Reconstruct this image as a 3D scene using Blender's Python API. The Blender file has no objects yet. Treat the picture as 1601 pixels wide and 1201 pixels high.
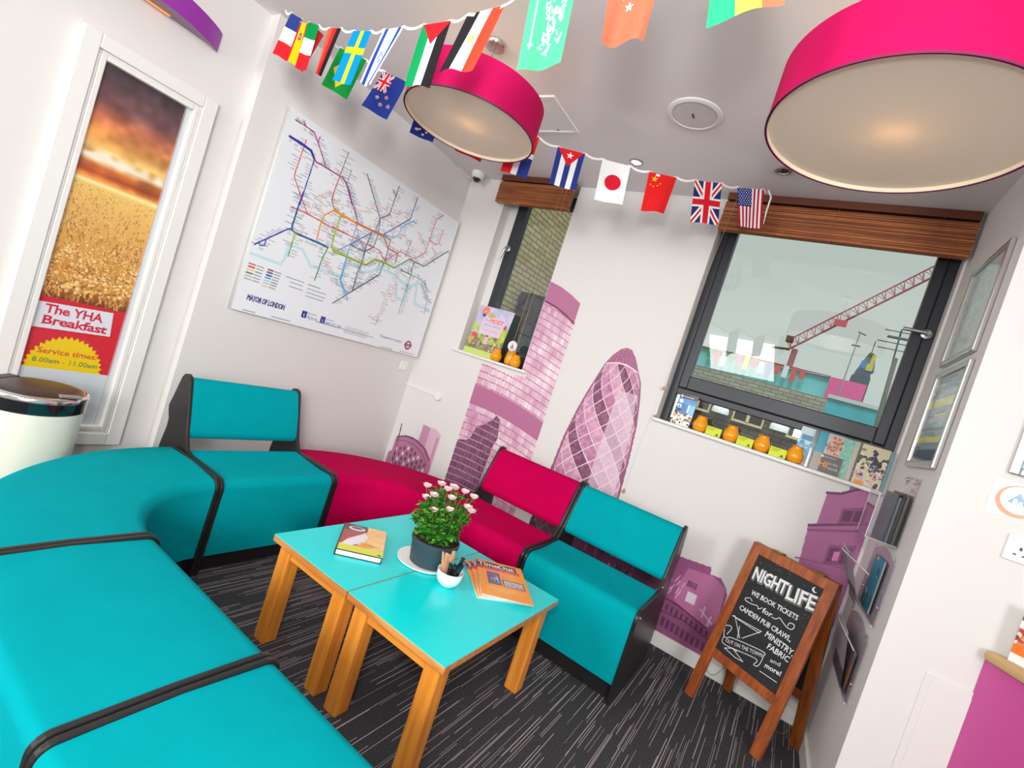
import bpy, math, random
import numpy as np
from mathutils import Vector, Matrix
S = bpy.context.scene
COL = S.collection
# ------------------------------------------------------------- camera, world, light, exposure
CAM_POS = (2.86, -3.11, 1.32)
cam_data = bpy.data.cameras.new('camera'); cam = bpy.data.objects.new('camera', cam_data); COL.objects.link(cam)
_r, _u, _f = (0.808968, 0.500754, 0.307923), (-0.282391, -0.128382, 0.950670), (-0.515584, 0.856016, -0.037552)
cam.matrix_world = Matrix(((_r[0], _u[0], -_f[0], CAM_POS[0]), (_r[1], _u[1], -_f[1], CAM_POS[1]), (_r[2], _u[2], -_f[2], CAM_POS[2]), (0, 0, 0, 1)))
cam_data.sensor_width = 36; cam_data.sensor_fit = 'HORIZONTAL'; cam_data.lens = 36 * 765.312 / 1601
cam_data.clip_start = .02; cam_data.clip_end = 300
S.camera = cam
S.view_settings.view_transform = 'Standard'; S.view_settings.look = 'None'
S.view_settings.gamma = 1; S.view_settings.exposure = -0.06; S.view_settings.use_curve_mapping = False
world = bpy.data.worlds.new('world'); S.world = world; world.use_nodes = True
wb = world.node_tree.nodes['Background']; wb.inputs[0].default_value = (.63, .68, .655, 1); wb.inputs[1].default_value = 1.0
def area(name, loc, target, size, power, color=(1, 1, 1), size_y=None):
    d = bpy.data.lights.new(name, 'AREA'); d.energy = power; d.color = color; d.size = size
    if size_y: d.shape = 'RECTANGLE'; d.size_y = size_y
    o = bpy.data.objects.new(name, d); COL.objects.link(o); o.location = loc
    o.rotation_euler = (Vector(target) - Vector(loc)).to_track_quat('-Z', 'Y').to_euler()
    return o
area('photo_flash', (2.84, -3.33, 1.66), (1.6, 0, 1.35), .24, 23, (1, .985, .96))
area('rear_fill', (.42, -5.9, 1.8), (1.6, 0, 1.3), .8, 64, (1, .99, .97), 1.3)  # unseen area fill added behind the camera to lift the room
area('rear_fill_right', (5.4, -6.0, 1.9), (.6, -.6, 1.2), 1.8, 96, (1, .99, .97), 1.6)  # second added fill, rear right, out of view
area('overhead_fill', (1.7, -4.4, 2.64), (.9, -2.2, .9), 1.0, 20, (1, .97, .92))  # unseen overhead fill added behind the camera, aimed at the left side
_o = area('map_wall_fill', (5.0, -5.4, 2.0), (0, -1.0, 1.5), .8, 16, (1, .985, .96)); _o.data.spread = math.radians(70)  # narrow-spread fill added to brighten the map wall
_sd = bpy.data.lights.new('outdoor_fill_sun', 'SUN'); _sd.energy = 2.0; _sd.angle = math.radians(20); _so = bpy.data.objects.new('outdoor_fill_sun', _sd); COL.objects.link(_so)  # sun lamp added to brighten the building fronts outside
_so.rotation_euler = Vector((0, .5, -.866)).to_track_quat('-Z', 'Y').to_euler()
DATA={"map":[[[196,230,240],0.016,[[0.016,0.33],[0.201,0.33],[0.213,0.361],[0.216,0.441],[0.25,0.46],[0.309,0.46],[0.39,0.385],[0.611,0.398],[0.678,0.414]]],[[196,230,240],0.022,[[0.56,0.389],[0.629,0.391],[0.638,0.483],[0.733,0.505],[0.768,0.474],[0.852,0.502],[0.92,0.557],[1.06,0.553],[1.229,0.506],[1.304,0.557]]],[[196,230,240],0.022,[[1.109,0.502],[1.144,0.399],[1.229,0.396],[1.24,0.503],[1.313,0.56],[1.351,0.41],[1.536,0.395]]],[[245,185,160],0.004,[[0.359,0.852],[0.289,0.786],[0.287,0.684]]],[[245,185,160],0.004,[[0.326,0.82],[0.33,0.757],[0.374,0.711]]],[[245,185,160],0.004,[[0.282,0.593],[0.254,0.552],[0.232,0.532]]],[[245,185,160],0.004,[[0.406,0.813],[0.654,0.854],[0.737,0.936],[0.813,0.948],[0.936,0.959],[0.994,1.005]]],[[245,185,160],0.004,[[0.813,0.948],[0.864,0.877],[0.966,0.889]]],[[245,185,160],0.004,[[1.157,0.927],[1.224,0.861],[1.273,0.863]]],[[245,185,160],0.004,[[1.008,0.842],[1.115,0.835],[1.149,0.798],[1.219,0.791]]],[[245,185,160],0.004,[[1.346,0.874],[1.405,0.834],[1.362,0.756]]],[[245,185,160],0.004,[[1.111,0.603],[1.097,0.465],[1.04,0.388],[1.039,0.243],[0.979,0.181]]],[[245,185,160],0.004,[[1.097,0.465],[1.105,0.361]]],[[245,185,160],0.004,[[0.45,0.469],[0.58,0.331]]],[[245,185,160],0.004,[[0.418,0.661],[0.442,0.629],[0.445,0.585]]],[[215,60,60],0.005,[[0.134,1.055],[0.126,0.86],[0.128,0.831],[0.233,0.713]]],[[215,60,60],0.005,[[0.182,0.767],[0.273,0.672]]],[[215,60,60],0.006,[[0.164,0.668],[0.274,0.671],[0.373,0.669],[0.42,0.664],[0.554,0.666]]],[[215,60,60],0.006,[[0.459,0.668],[0.67,0.667],[0.867,0.667],[0.914,0.629],[0.944,0.62],[1.024,0.701],[1.052,0.728],[1.21,0.728],[1.297,0.812],[1.3,0.917],[1.306,1.083],[1.369,1.146]]],[[215,60,60],0.005,[[1.3,0.917],[1.384,0.906],[1.411,0.934],[1.413,1.041]]],[[30,50,160],0.013,[[0.038,1.02],[0.132,1.019],[0.18,1.015],[0.212,0.983]]],[[30,50,160],0.006,[[0.214,0.976],[0.208,0.701]]],[[30,50,160],0.007,[[0.208,0.78],[0.201,0.669],[0.2,0.567],[0.203,0.549],[0.224,0.537],[0.38,0.54],[0.471,0.539]]],[[50,140,80],0.004,[[0.207,0.659],[0.205,0.569],[0.207,0.554],[0.232,0.532],[0.383,0.533],[0.473,0.534]]],[[30,50,160],0.007,[[0.201,0.548],[0.183,0.541],[0.022,0.384]]],[[30,50,160],0.005,[[0.077,0.431],[0.077,0.398],[0.053,0.389],[0.039,0.404]]],[[150,40,110],0.006,[[0.041,1.118],[0.098,1.12],[0.165,1.119],[0.205,1.08],[0.299,0.977]]],[[150,40,110],0.005,[[0.207,1.115],[0.205,1.08]]],[[150,40,110],0.005,[[0.09,1.137],[0.11,1.119]]],[[150,40,110],0.007,[[0.212,0.983],[0.23,0.974],[0.303,0.976],[0.433,0.975],[0.46,0.957],[0.547,0.857]]],[[150,40,110],0.006,[[0.431,0.974],[0.467,0.957],[0.625,0.775]]],[[180,85,50],0.006,[[0.407,1.028],[0.397,0.865],[0.398,0.816]]],[[180,85,50],0.006,[[0.397,0.87],[0.401,0.817],[0.432,0.776],[0.474,0.772]]],[[150,160,185],0.005,[[0.467,1.048],[0.466,0.96]]],[[150,160,185],0.006,[[0.467,1.048],[0.467,0.957],[0.551,0.884],[0.631,0.77],[0.628,0.717],[0.623,0.612]]],[[150,160,185],0.006,[[0.62,0.751],[0.679,0.671],[0.748,0.614]]],[[140,140,150],0.005,[[0.76,0.756],[0.749,0.661],[0.76,0.558],[0.747,0.331]]],[[75,80,95],0.006,[[0.588,1.082],[0.695,0.969],[0.79,0.868],[0.79,0.83],[0.786,0.79]]],[[75,80,95],0.006,[[0.866,1.135],[0.859,0.926],[0.79,0.868]]],[[75,80,95],0.005,[[0.827,1.089],[0.86,1.062]]],[[75,80,95],0.006,[[0.793,0.862],[0.817,0.764],[0.81,0.669],[0.748,0.614],[0.682,0.612],[0.627,0.613]]],[[75,80,95],0.006,[[0.864,0.775],[0.934,0.772],[0.937,0.701],[0.942,0.623],[0.934,0.58],[0.93,0.511],[0.747,0.331]]],[[75,80,95],0.006,[[0.756,0.755],[0.748,0.614],[0.75,0.523],[0.741,0.459],[0.747,0.331]]],[[75,80,95],0.006,[[0.928,0.506],[0.625,0.208]]],[[30,50,160],0.006,[[1.058,1.148],[1.052,0.978],[0.861,0.782]]],[[80,170,215],0.006,[[1.125,0.972],[1.087,0.977],[0.997,0.894],[0.994,0.836],[0.953,0.791],[0.852,0.778],[0.78,0.78],[0.623,0.612],[0.625,0.376],[0.707,0.303]]],[[80,170,215],0.006,[[0.627,0.521],[0.632,0.362],[0.736,0.258]]],[[100,110,190],0.005,[[0.762,0.753],[0.546,0.546]]],[[170,195,50],0.009,[[0.544,0.762],[0.491,0.753],[0.485,0.594]]],[[170,195,50],0.009,[[0.52,0.758],[0.489,0.75],[0.489,0.546],[0.603,0.536]]],[[170,195,50],0.01,[[0.507,0.535],[0.789,0.533],[0.853,0.599],[0.943,0.607],[1.045,0.599]]],[[50,140,80],0.004,[[0.51,0.526],[0.792,0.528],[0.856,0.592],[0.947,0.599],[1.047,0.595]]],[[170,195,50],0.008,[[0.239,0.535],[0.231,0.526],[0.229,0.452]]],[[50,140,80],0.005,[[0.232,0.479],[0.23,0.388]]],[[50,140,80],0.007,[[0.471,0.539],[0.454,0.459],[0.447,0.312]]],[[50,140,80],0.007,[[1.045,0.599],[1.164,0.711]]],[[75,80,95],0.007,[[1.164,0.711],[1.326,0.708],[1.545,0.918]]],[[240,150,60],0.008,[[0.474,0.772],[0.435,0.769],[0.378,0.71],[0.379,0.672],[0.373,0.65],[0.379,0.553]]],[[240,150,60],0.013,[[0.44,0.766],[0.5,0.764],[0.615,0.763]]],[[215,110,60],0.013,[[0.615,0.763],[0.867,0.769]]],[[205,110,70],0.01,[[0.867,0.769],[0.934,0.708],[1.034,0.705],[1.038,0.641]]],[[225,110,150],0.005,[[0.945,0.616],[1.032,0.709]]],[[75,80,95],0.004,[[0.414,1.136],[0.407,1.028]]],[[30,110,125],0.004,[[1.213,0.708],[1.223,0.604],[1.228,0.469]]],[[30,110,125],0.004,[[1.109,0.608],[1.303,0.605],[1.399,0.592],[1.463,0.54]]],[[30,110,125],0.005,[[1.218,0.53],[1.218,0.29]]],[[30,110,125],0.005,[[1.22,0.702],[1.212,0.631]]],[[30,110,125],0.004,[[1.111,0.603],[1.303,0.606],[1.391,0.592],[1.502,0.467],[1.536,0.465]]],[[30,110,125],0.004,[[1.369,0.571],[1.477,0.474],[1.492,0.362]]],[[245,185,160],0.005,[[0.371,0.329],[0.371,0.329]]],[[75,80,95],0.004,[[1.038,0.203],[1.033,0.152]]],[[75,80,95],0.004,[[1.125,0.839],[1.112,0.709]]]],"key":[[[190,90,60],[[0.025,0.275],[0.06,0.274]]],[[220,60,60],[[0.024,0.258],[0.06,0.256]]],[[240,200,120],[[0.023,0.24],[0.059,0.238]]],[[50,140,80],[[0.022,0.222],[0.058,0.22]]],[[230,160,170],[[0.022,0.204],[0.058,0.202]]],[[190,190,190],[[0.021,0.187],[0.057,0.184]]],[[150,50,90],[[0.14,0.277],[0.171,0.275]]],[[80,60,90],[[0.138,0.261],[0.17,0.258]]],[[40,60,150],[[0.137,0.244],[0.169,0.242]]],[[80,150,215],[[0.136,0.228],[0.167,0.225]]],[[150,215,225],[[0.134,0.211],[0.166,0.208]]],[[150,215,215],[[0.133,0.195],[0.165,0.192]]],[[245,190,170],[[0.132,0.178],[0.163,0.175]]]],"maptext":{"MAYOR OF LONDON":[[0.069,0.074],[0.305,0.077],0.036],"Transport for London":[[1.108,0.079],[1.344,0.074],0.022]},"round":[1.422,0.076],"mapmisc":{"boxes":[[0.447,0.083],[0.59,0.081]],"t1":[[0.471,0.075],[0.548,0.072]],"t2":[[0.616,0.07],[0.747,0.072]],"t3":[[0.545,0.015],[1.042,0.016]],"t4":[[0.243,0.016],[0.368,0.019]],"t5":[[0.065,0.012],[0.136,0.02]],"t6":[[0.779,0.084],[1.004,0.069]],"t7":[[1.356,0.014],[1.524,0.01]],"t8":[[1.151,0.01],[1.267,0.011]],"lab":[[0.259,0.273],[0.293,0.249],[0.294,0.223],[0.415,0.272],[0.417,0.247],[0.418,0.222],[0.419,0.199]]},"poster":{"corn":[[-2.335,2.021],[-2.017,2.019],[-2.344,0.641],[-2.038,0.639]],"box":[[-2.342,0.943],[-2.072,0.956],[-2.06,0.837],[-2.344,0.824]],"red":[[-2.34,0.97],[-2.043,0.981]],"t1":[[-2.318,0.899],[-2.108,0.904]],"t2":[[-2.316,0.847],[-2.081,0.855]],"t3":[[-2.306,0.711],[-2.087,0.713]],"t4":[[-2.316,0.667],[-2.077,0.668]],"star":[[-2.205,0.703],[-2.347,0.672],[-2.219,0.805],[-2.054,0.707]],"hor":[[-2.207,1.511],[-2.03,1.545],[-2.344,1.525],[-2.036,1.562]],"cloud":[[-2.218,1.654],[-2.217,1.759],[-2.297,1.611]],"inner":[[-2.072,0.423],[-2.345,2.01]]},"board":{"P1":[2.731,-0.326,0.0],"e":[0.8762686124751357,-0.48182291227265295,0.0],"up":[0.08780525161216378,0.15968727106668126,0.9832549075639546],"text":[["NIGHT",[0.0559,0.6774],[0.224,0.6862],0.062],["LIFE",[0.2359,0.6755],[0.361,0.6891],0.068],["WE BOOK TICKETS",[0.0832,0.6037],[0.3179,0.6133],0.024],["for",[0.166,0.5566],[0.2138,0.5598],0.026],["CAMDEN PUB CRAWL,",[0.0619,0.5088],[0.3297,0.5135],0.024],["MINISTRY,",[0.2225,0.4704],[0.3613,0.4637],0.028],["FABRIC",[0.2525,0.4285],[0.3553,0.4294],0.026],["and",[0.2881,0.3851],[0.3328,0.3927],0.018],["more!",[0.277,0.3492],[0.3504,0.358],0.022],["OUT ON THE TOWN",[0.0694,0.332],[0.25,0.3779],0.018]],"lines":[[[0.2664,0.3207],[0.3481,0.3263]],[[0.047,0.4621],[0.2009,0.4778]],[[0.047,0.4621],[0.0587,0.4675],[0.1242,0.3898]],[[0.2009,0.4778],[0.1345,0.3969]],[[0.0674,0.4619],[0.1958,0.4658]],[[0.0999,0.439],[0.1147,0.3833]],[[0.1176,0.3307],[0.0784,0.3051],[0.1424,0.2997],[0.1823,0.3064],[0.1167,0.3279],[0.139,0.3297]],[[0.0514,0.3507],[0.0364,0.3966],[0.06,0.4124],[0.0699,0.4023],[0.0607,0.3682]],[[0.0514,0.3507],[0.0709,0.3197],[0.2265,0.3556],[0.2312,0.3277],[0.2512,0.3373],[0.2544,0.3863],[0.2414,0.4029],[0.0956,0.37],[0.0682,0.3533],[0.0514,0.3507]],[[0.1599,0.5766],[0.145,0.5616],[0.1348,0.5715],[0.1048,0.5637],[0.0765,0.5627],[0.0684,0.5722],[0.0889,0.5848],[0.1042,0.5766]],[[0.2143,0.5633],[0.2341,0.5656],[0.2482,0.5801],[0.2672,0.5717],[0.2971,0.5606],[0.3177,0.5694],[0.3161,0.5887],[0.2959,0.5855],[0.2936,0.5685]]],"moon":[0.3335,0.7766]},"S1":[["france",[[0.342,-1.885,2.572],[0.396,-1.853,2.559],[0.386,-1.868,2.351],[0.321,-1.906,2.368]]],["spain",[[0.421,-1.874,2.527],[0.452,-1.855,2.534],[0.468,-1.855,2.332],[0.417,-1.885,2.337]]],["italy",[[0.504,-1.883,2.514],[0.549,-1.856,2.514],[0.562,-1.858,2.297],[0.516,-1.886,2.296]]],["red",[[0.493,-1.843,2.524],[0.537,-1.817,2.498],[0.504,-1.846,2.308],[0.482,-1.858,2.315]]],["germany",[[0.679,-1.885,2.467],[0.724,-1.857,2.484],[0.709,-1.876,2.261],[0.685,-1.891,2.256]]],["sweden",[[0.917,-1.92,2.407],[0.977,-1.883,2.428],[0.971,-1.897,2.193],[0.905,-1.937,2.189]]],["israel",[[1.145,-1.948,2.369],[1.203,-1.911,2.403],[1.166,-1.945,2.152],[1.133,-1.965,2.15]]],["palestine",[[1.399,-1.983,2.335],[1.473,-1.937,2.378],[1.477,-1.945,2.138],[1.404,-1.99,2.118]]],["egypt",[[1.609,-1.996,2.338],[1.697,-1.941,2.403],[1.67,-1.966,2.177],[1.584,-2.02,2.135]]],["saudi",[[1.912,-2.083,2.333],[2.005,-2.024,2.395],[2.035,-2.017,2.136],[1.946,-2.074,2.079]]],["turkey",[[2.15,-2.092,2.333],[2.25,-2.029,2.394],[2.264,-2.03,2.17],[2.182,-2.08,2.136]]],["bolivia",[[2.374,-2.047,2.395],[2.488,-1.975,2.469],[2.544,-1.949,2.304],[2.413,-2.032,2.197]]]],"S2":[["brazil",[[0.425,-1.66,2.565],[0.55,-1.585,2.545],[0.523,-1.611,2.329],[0.399,-1.684,2.361]]],["new_zealand",[[0.68,-1.568,2.495],[0.789,-1.503,2.48],[0.76,-1.529,2.272],[0.64,-1.601,2.301]]],["australia",[[0.701,-1.323,2.462],[0.825,-1.248,2.463],[0.817,-1.26,2.31],[0.703,-1.328,2.323]]],["canada",[[0.842,-1.096,2.509],[0.971,-1.019,2.497],[0.967,-1.028,2.337],[0.833,-1.108,2.356]]],["dominican",[[1.122,-1.02,2.533],[1.244,-0.946,2.529],[1.248,-0.954,2.298],[1.122,-1.03,2.296]]],["cuba",[[1.36,-0.924,2.496],[1.489,-0.847,2.505],[1.499,-0.849,2.302],[1.378,-0.923,2.293]]],["japan",[[1.571,-0.797,2.507],[1.702,-0.718,2.516],[1.724,-0.713,2.307],[1.595,-0.792,2.288]]],["china",[[1.79,-0.664,2.52],[1.918,-0.587,2.534],[1.917,-0.596,2.334],[1.813,-0.66,2.311]]],["uk",[[2.0,-0.537,2.551],[2.121,-0.463,2.578],[2.167,-0.444,2.363],[2.043,-0.521,2.333]]],["usa",[[2.18,-0.367,2.61],[2.3,-0.294,2.64],[2.346,-0.275,2.434],[2.245,-0.337,2.409]]]],"S1ends":[[0.283,-1.884,2.592],[2.6,-1.928,2.552]],"S2ends":[[0.434,-1.713,2.564],[2.315,-0.225,2.67]],"tail":[[2.319,-0.27,2.651],[2.341,-0.258,2.617],[2.342,-0.261,2.54],[2.348,-0.26,2.468]],"gher":[[1.47,0.3],[1.496,0.738],[1.511,0.962],[1.543,1.166],[1.574,1.309],[1.605,1.423],[1.633,1.525],[1.665,1.589],[1.706,1.639],[1.742,1.658],[1.781,1.652],[1.818,1.612],[1.868,1.526],[1.905,1.464],[1.933,1.365],[1.968,1.197],[1.99,0.979],[2.006,0.735],[2.02,0.3]],"sill":{"blue":[[2.828,0.06,1.499],[2.902,0.06,1.498],[2.911,0.06,1.309],[2.832,0.06,1.308]],"black":[[2.903,0.05,1.498],[2.92,0.05,1.496],[2.912,0.05,1.29],[2.898,0.05,1.29]],"teal":[[2.92,0.055,1.501],[2.964,0.055,1.5],[2.971,0.055,1.313],[2.915,0.055,1.31]],"card":[[2.961,0.04,1.497],[3.042,0.04,1.494],[3.04,0.04,1.378],[2.963,0.04,1.382]],"grey":[[2.917,0.005,1.381],[3.049,0.005,1.385],[3.056,0.005,1.305],[2.92,0.005,1.288]],"green":[[3.042,0.03,1.494],[3.114,0.03,1.493],[3.102,0.03,1.311],[3.032,0.03,1.314]],"city":[[3.118,0.04,1.496],[3.169,0.04,1.495],[3.165,0.04,1.38],[3.11,0.04,1.377]],"people":[[3.162,0.02,1.493],[3.251,0.02,1.499],[3.219,0.02,1.284],[3.103,0.02,1.305]],"left1":[[2.132,0.05,1.488],[2.219,0.05,1.482],[2.275,0.05,1.299],[2.173,0.05,1.297]],"left2":[[2.135,0.01,1.457],[2.231,0.01,1.46],[2.287,0.01,1.3],[2.179,0.01,1.29]],"sm":[[0.459,0.03,1.733],[0.814,0.03,1.704],[0.824,0.03,1.43],[0.445,0.03,1.32]],"smb":[[0.435,0.03,1.343],[0.853,0.03,1.354],[0.836,0.03,1.343],[0.446,0.03,1.317]],"badge":[0.875,0.03,1.478],"cordS":[[[1.005,-0.08,2.624],[1.043,-0.08,1.771],[0.999,-0.08,1.394]],[[0.944,-0.08,2.619],[0.995,-0.08,1.81],[0.919,-0.08,1.377]]],"cordB":[[2.135,-0.03,2.622],[2.115,-0.03,2.337],[2.061,-0.03,1.451],[2.048,-0.03,1.404]],"cordB2":[[2.07,-0.01,1.548],[2.019,-0.01,1.108],[2.03,-0.01,0.769]]},"pier":{"st":[[3.421,-0.82,1.462],[3.426,-0.82,1.348],[3.493,-0.82,1.401],[3.437,-0.82,1.385],[3.479,-0.82,1.456],[3.507,-0.82,1.349]],"so":[[3.496,-0.82,1.299],[3.502,-0.82,1.212],[3.516,-0.82,1.252],[3.536,-0.82,1.257],[3.525,-0.82,1.234],[3.548,-0.82,1.234]]},"out":{"crane":[[[-0.081,40.0,9.196],[7.104,40.0,16.442]],[[-0.76,40.0,10.265],[7.092,40.0,17.172]],[[-0.921,40.0,9.396],[-0.055,40.0,10.298]]]}}

# ------------------------------------------------------------- materials
def lin(c):
    c = np.asarray(c, float) / 255.0
    return tuple(np.where(c <= .04045, c / 12.92, ((c + .055) / 1.055) ** 2.4)) + (1.0,)
MATS = {}
def mat(name, rgb, rough=.6, metal=0, var=.06, scale=30, bump=0, bscale=200, stretch=None, trans=0, spec=.5, coat=0, alpha=1, emis=None, estr=1, sheen=0):
    if name in MATS: return MATS[name]
    m = bpy.data.materials.new(name); m.use_nodes = True; nt = m.node_tree; N = nt.nodes; L = nt.links
    p = N['Principled BSDF']; p.inputs['Roughness'].default_value = rough; p.inputs['Metallic'].default_value = metal
    p.inputs['Specular IOR Level'].default_value = spec; p.inputs['Transmission Weight'].default_value = trans
    p.inputs['Coat Weight'].default_value = coat; p.inputs['Alpha'].default_value = alpha
    if sheen: p.inputs['Sheen Weight'].default_value = sheen
    base = lin(rgb)
    tc = N.new('ShaderNodeTexCoord'); mp = N.new('ShaderNodeMapping'); L.new(tc.outputs['Object'], mp.inputs[0])
    if stretch: mp.inputs['Scale'].default_value = stretch
    nz = N.new('ShaderNodeTexNoise'); nz.inputs['Scale'].default_value = scale; nz.inputs['Detail'].default_value = 4; L.new(mp.outputs[0], nz.inputs['Vector'])
    mx = N.new('ShaderNodeMix'); mx.data_type = 'RGBA'
    mx.inputs[6].default_value = tuple(min(1, v * (1 - var)) for v in base[:3]) + (1,)
    mx.inputs[7].default_value = tuple(min(1, v * (1 + var)) for v in base[:3]) + (1,)
    L.new(nz.outputs['Fac'], mx.inputs[0]); L.new(mx.outputs[2], p.inputs['Base Color'])
    if bump:
        n2 = N.new('ShaderNodeTexNoise'); n2.inputs['Scale'].default_value = bscale; L.new(mp.outputs[0], n2.inputs['Vector'])
        b = N.new('ShaderNodeBump'); b.inputs['Strength'].default_value = bump; b.inputs['Distance'].default_value = .002
        L.new(n2.outputs['Fac'], b.inputs['Height']); L.new(b.outputs[0], p.inputs['Normal'])
    if emis:
        p.inputs['Emission Color'].default_value = lin(emis); p.inputs['Emission Strength'].default_value = estr
    MATS[name] = m; return m
def wood(name, rgb, dark, axis=2, rough=.4, scale=9, coat=.2):
    if name in MATS: return MATS[name]
    m = bpy.data.materials.new(name); m.use_nodes = True; N = m.node_tree.nodes; L = m.node_tree.links; p = N['Principled BSDF']
    tc = N.new('ShaderNodeTexCoord'); mp = N.new('ShaderNodeMapping'); L.new(tc.outputs['Object'], mp.inputs[0])
    s = [1, 1, 1]; s[axis] = .06; mp.inputs['Scale'].default_value = s
    nz = N.new('ShaderNodeTexNoise'); nz.inputs['Scale'].default_value = scale * 5; nz.inputs['Detail'].default_value = 6; nz.inputs['Distortion'].default_value = .6
    L.new(mp.outputs[0], nz.inputs['Vector'])
    cr = N.new('ShaderNodeValToRGB'); cr.color_ramp.elements[0].position = .3; cr.color_ramp.elements[0].color = lin(dark)
    cr.color_ramp.elements[1].position = .65; cr.color_ramp.elements[1].color = lin(rgb)
    L.new(nz.outputs['Fac'], cr.inputs[0]); L.new(cr.outputs[0], p.inputs['Base Color'])
    p.inputs['Roughness'].default_value = rough; p.inputs['Coat Weight'].default_value = coat
    MATS[name] = m; return m
def print_mat(name, rough=.6, coat=0, spec=.5):
    if name in MATS: return MATS[name]
    m = bpy.data.materials.new(name); m.use_nodes = True; N = m.node_tree.nodes; L = m.node_tree.links; p = N['Principled BSDF']
    a = N.new('ShaderNodeAttribute'); a.attribute_name = 'Col'; L.new(a.outputs['Color'], p.inputs['Base Color'])
    p.inputs['Roughness'].default_value = rough; p.inputs['Coat Weight'].default_value = coat; p.inputs['Specular IOR Level'].default_value = spec
    MATS[name] = m; return m
def glass_mat(name, tint=(.93, .97, .95, 1), refl=.08, rough=0.0):
    if name in MATS: return MATS[name]
    m = bpy.data.materials.new(name); m.use_nodes = True; N = m.node_tree.nodes; L = m.node_tree.links
    N.remove(N['Principled BSDF']); o = N['Material Output']
    t = N.new('ShaderNodeBsdfTransparent'); t.inputs[0].default_value = tint
    g = N.new('ShaderNodeBsdfGlossy'); g.inputs['Roughness'].default_value = rough
    lw = N.new('ShaderNodeFresnel'); lw.inputs[0].default_value = 1.5
    ad = N.new('ShaderNodeMath'); ad.operation = 'ADD'; ad.inputs[1].default_value = refl; ad.use_clamp = True
    ge = N.new('ShaderNodeNewGeometry'); inv = N.new('ShaderNodeMath'); inv.operation = 'SUBTRACT'; inv.inputs[0].default_value = 1; L.new(ge.outputs['Backfacing'], inv.inputs[1]); mu = N.new('ShaderNodeMath'); mu.operation = 'MULTIPLY'; L.new(ad.outputs[0], mu.inputs[0]); L.new(inv.outputs[0], mu.inputs[1])
    L.new(lw.outputs[0], ad.inputs[0]); mx = N.new('ShaderNodeMixShader')
    L.new(mu.outputs[0], mx.inputs[0]); L.new(t.outputs[0], mx.inputs[1]); L.new(g.outputs[0], mx.inputs[2]); L.new(mx.outputs[0], o.inputs[0])
    MATS[name] = m; return m
def carpet_mat():
    m = bpy.data.materials.new('striped_carpet'); m.use_nodes = True; N = m.node_tree.nodes; L = m.node_tree.links; p = N['Principled BSDF']
    p.inputs['Roughness'].default_value = .95; p.inputs['Specular IOR Level'].default_value = .15
    tc = N.new('ShaderNodeTexCoord'); sp = N.new('ShaderNodeSeparateXYZ'); L.new(tc.outputs['Object'], sp.inputs[0])
    def math_(op, a, b=None, c=None):
        n = N.new('ShaderNodeMath'); n.operation = op
        for i, v in enumerate((a, b, c)):
            if v is None: continue
            if isinstance(v, (int, float)): n.inputs[i].default_value = v
            else: L.new(v, n.inputs[i])
        return n.outputs[0]
    def streak(freq, length, thr, wid, seed):
        xs = math_('MULTIPLY', math_('ADD', sp.outputs[0], seed), freq); xi = math_('FLOOR', xs); fr = math_('FRACT', xs)
        w1 = N.new('ShaderNodeTexWhiteNoise'); w1.noise_dimensions = '1D'; L.new(xi, w1.inputs['W'])
        ys = math_('ADD', math_('DIVIDE', sp.outputs[1], length), math_('MULTIPLY', w1.outputs[0], 37.0)); yi = math_('FLOOR', ys)
        cb = N.new('ShaderNodeCombineXYZ'); L.new(xi, cb.inputs[0]); L.new(yi, cb.inputs[1])
        w2 = N.new('ShaderNodeTexWhiteNoise'); w2.noise_dimensions = '2D'; L.new(cb.outputs[0], w2.inputs['Vector'])
        on = math_('GREATER_THAN', w2.outputs[0], thr)
        prof = math_('LESS_THAN', math_('ABSOLUTE', math_('SUBTRACT', fr, .5)), wid)
        lvl = math_('ADD', math_('MULTIPLY', w1.outputs[0], .6), .4)
        return math_('MULTIPLY', math_('MULTIPLY', on, prof), lvl)
    a = streak(88, .30, .74, .12, .0); b = streak(131, .19, .83, .13, .37); tot = math_('MAXIMUM', a, b)
    nz = N.new('ShaderNodeTexNoise'); nz.inputs['Scale'].default_value = 260; L.new(tc.outputs['Object'], nz.inputs['Vector'])
    base = N.new('ShaderNodeValToRGB'); base.color_ramp.elements[0].position = .38; base.color_ramp.elements[0].color = lin((44, 45, 48)); base.color_ramp.elements[1].position = .62; base.color_ramp.elements[1].color = lin((84, 83, 87))
    L.new(nz.outputs['Fac'], base.inputs[0])
    mx = N.new('ShaderNodeMix'); mx.data_type = 'RGBA'; L.new(tot, mx.inputs[0]); L.new(base.outputs[0], mx.inputs[6]); mx.inputs[7].default_value = lin((205, 190, 188))
    L.new(mx.outputs[2], p.inputs['Base Color'])
    bp = N.new('ShaderNodeBump'); bp.inputs['Strength'].default_value = .4; bp.inputs['Distance'].default_value = .003; L.new(nz.outputs['Fac'], bp.inputs['Height']); L.new(bp.outputs[0], p.inputs['Normal'])
    return m
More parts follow.
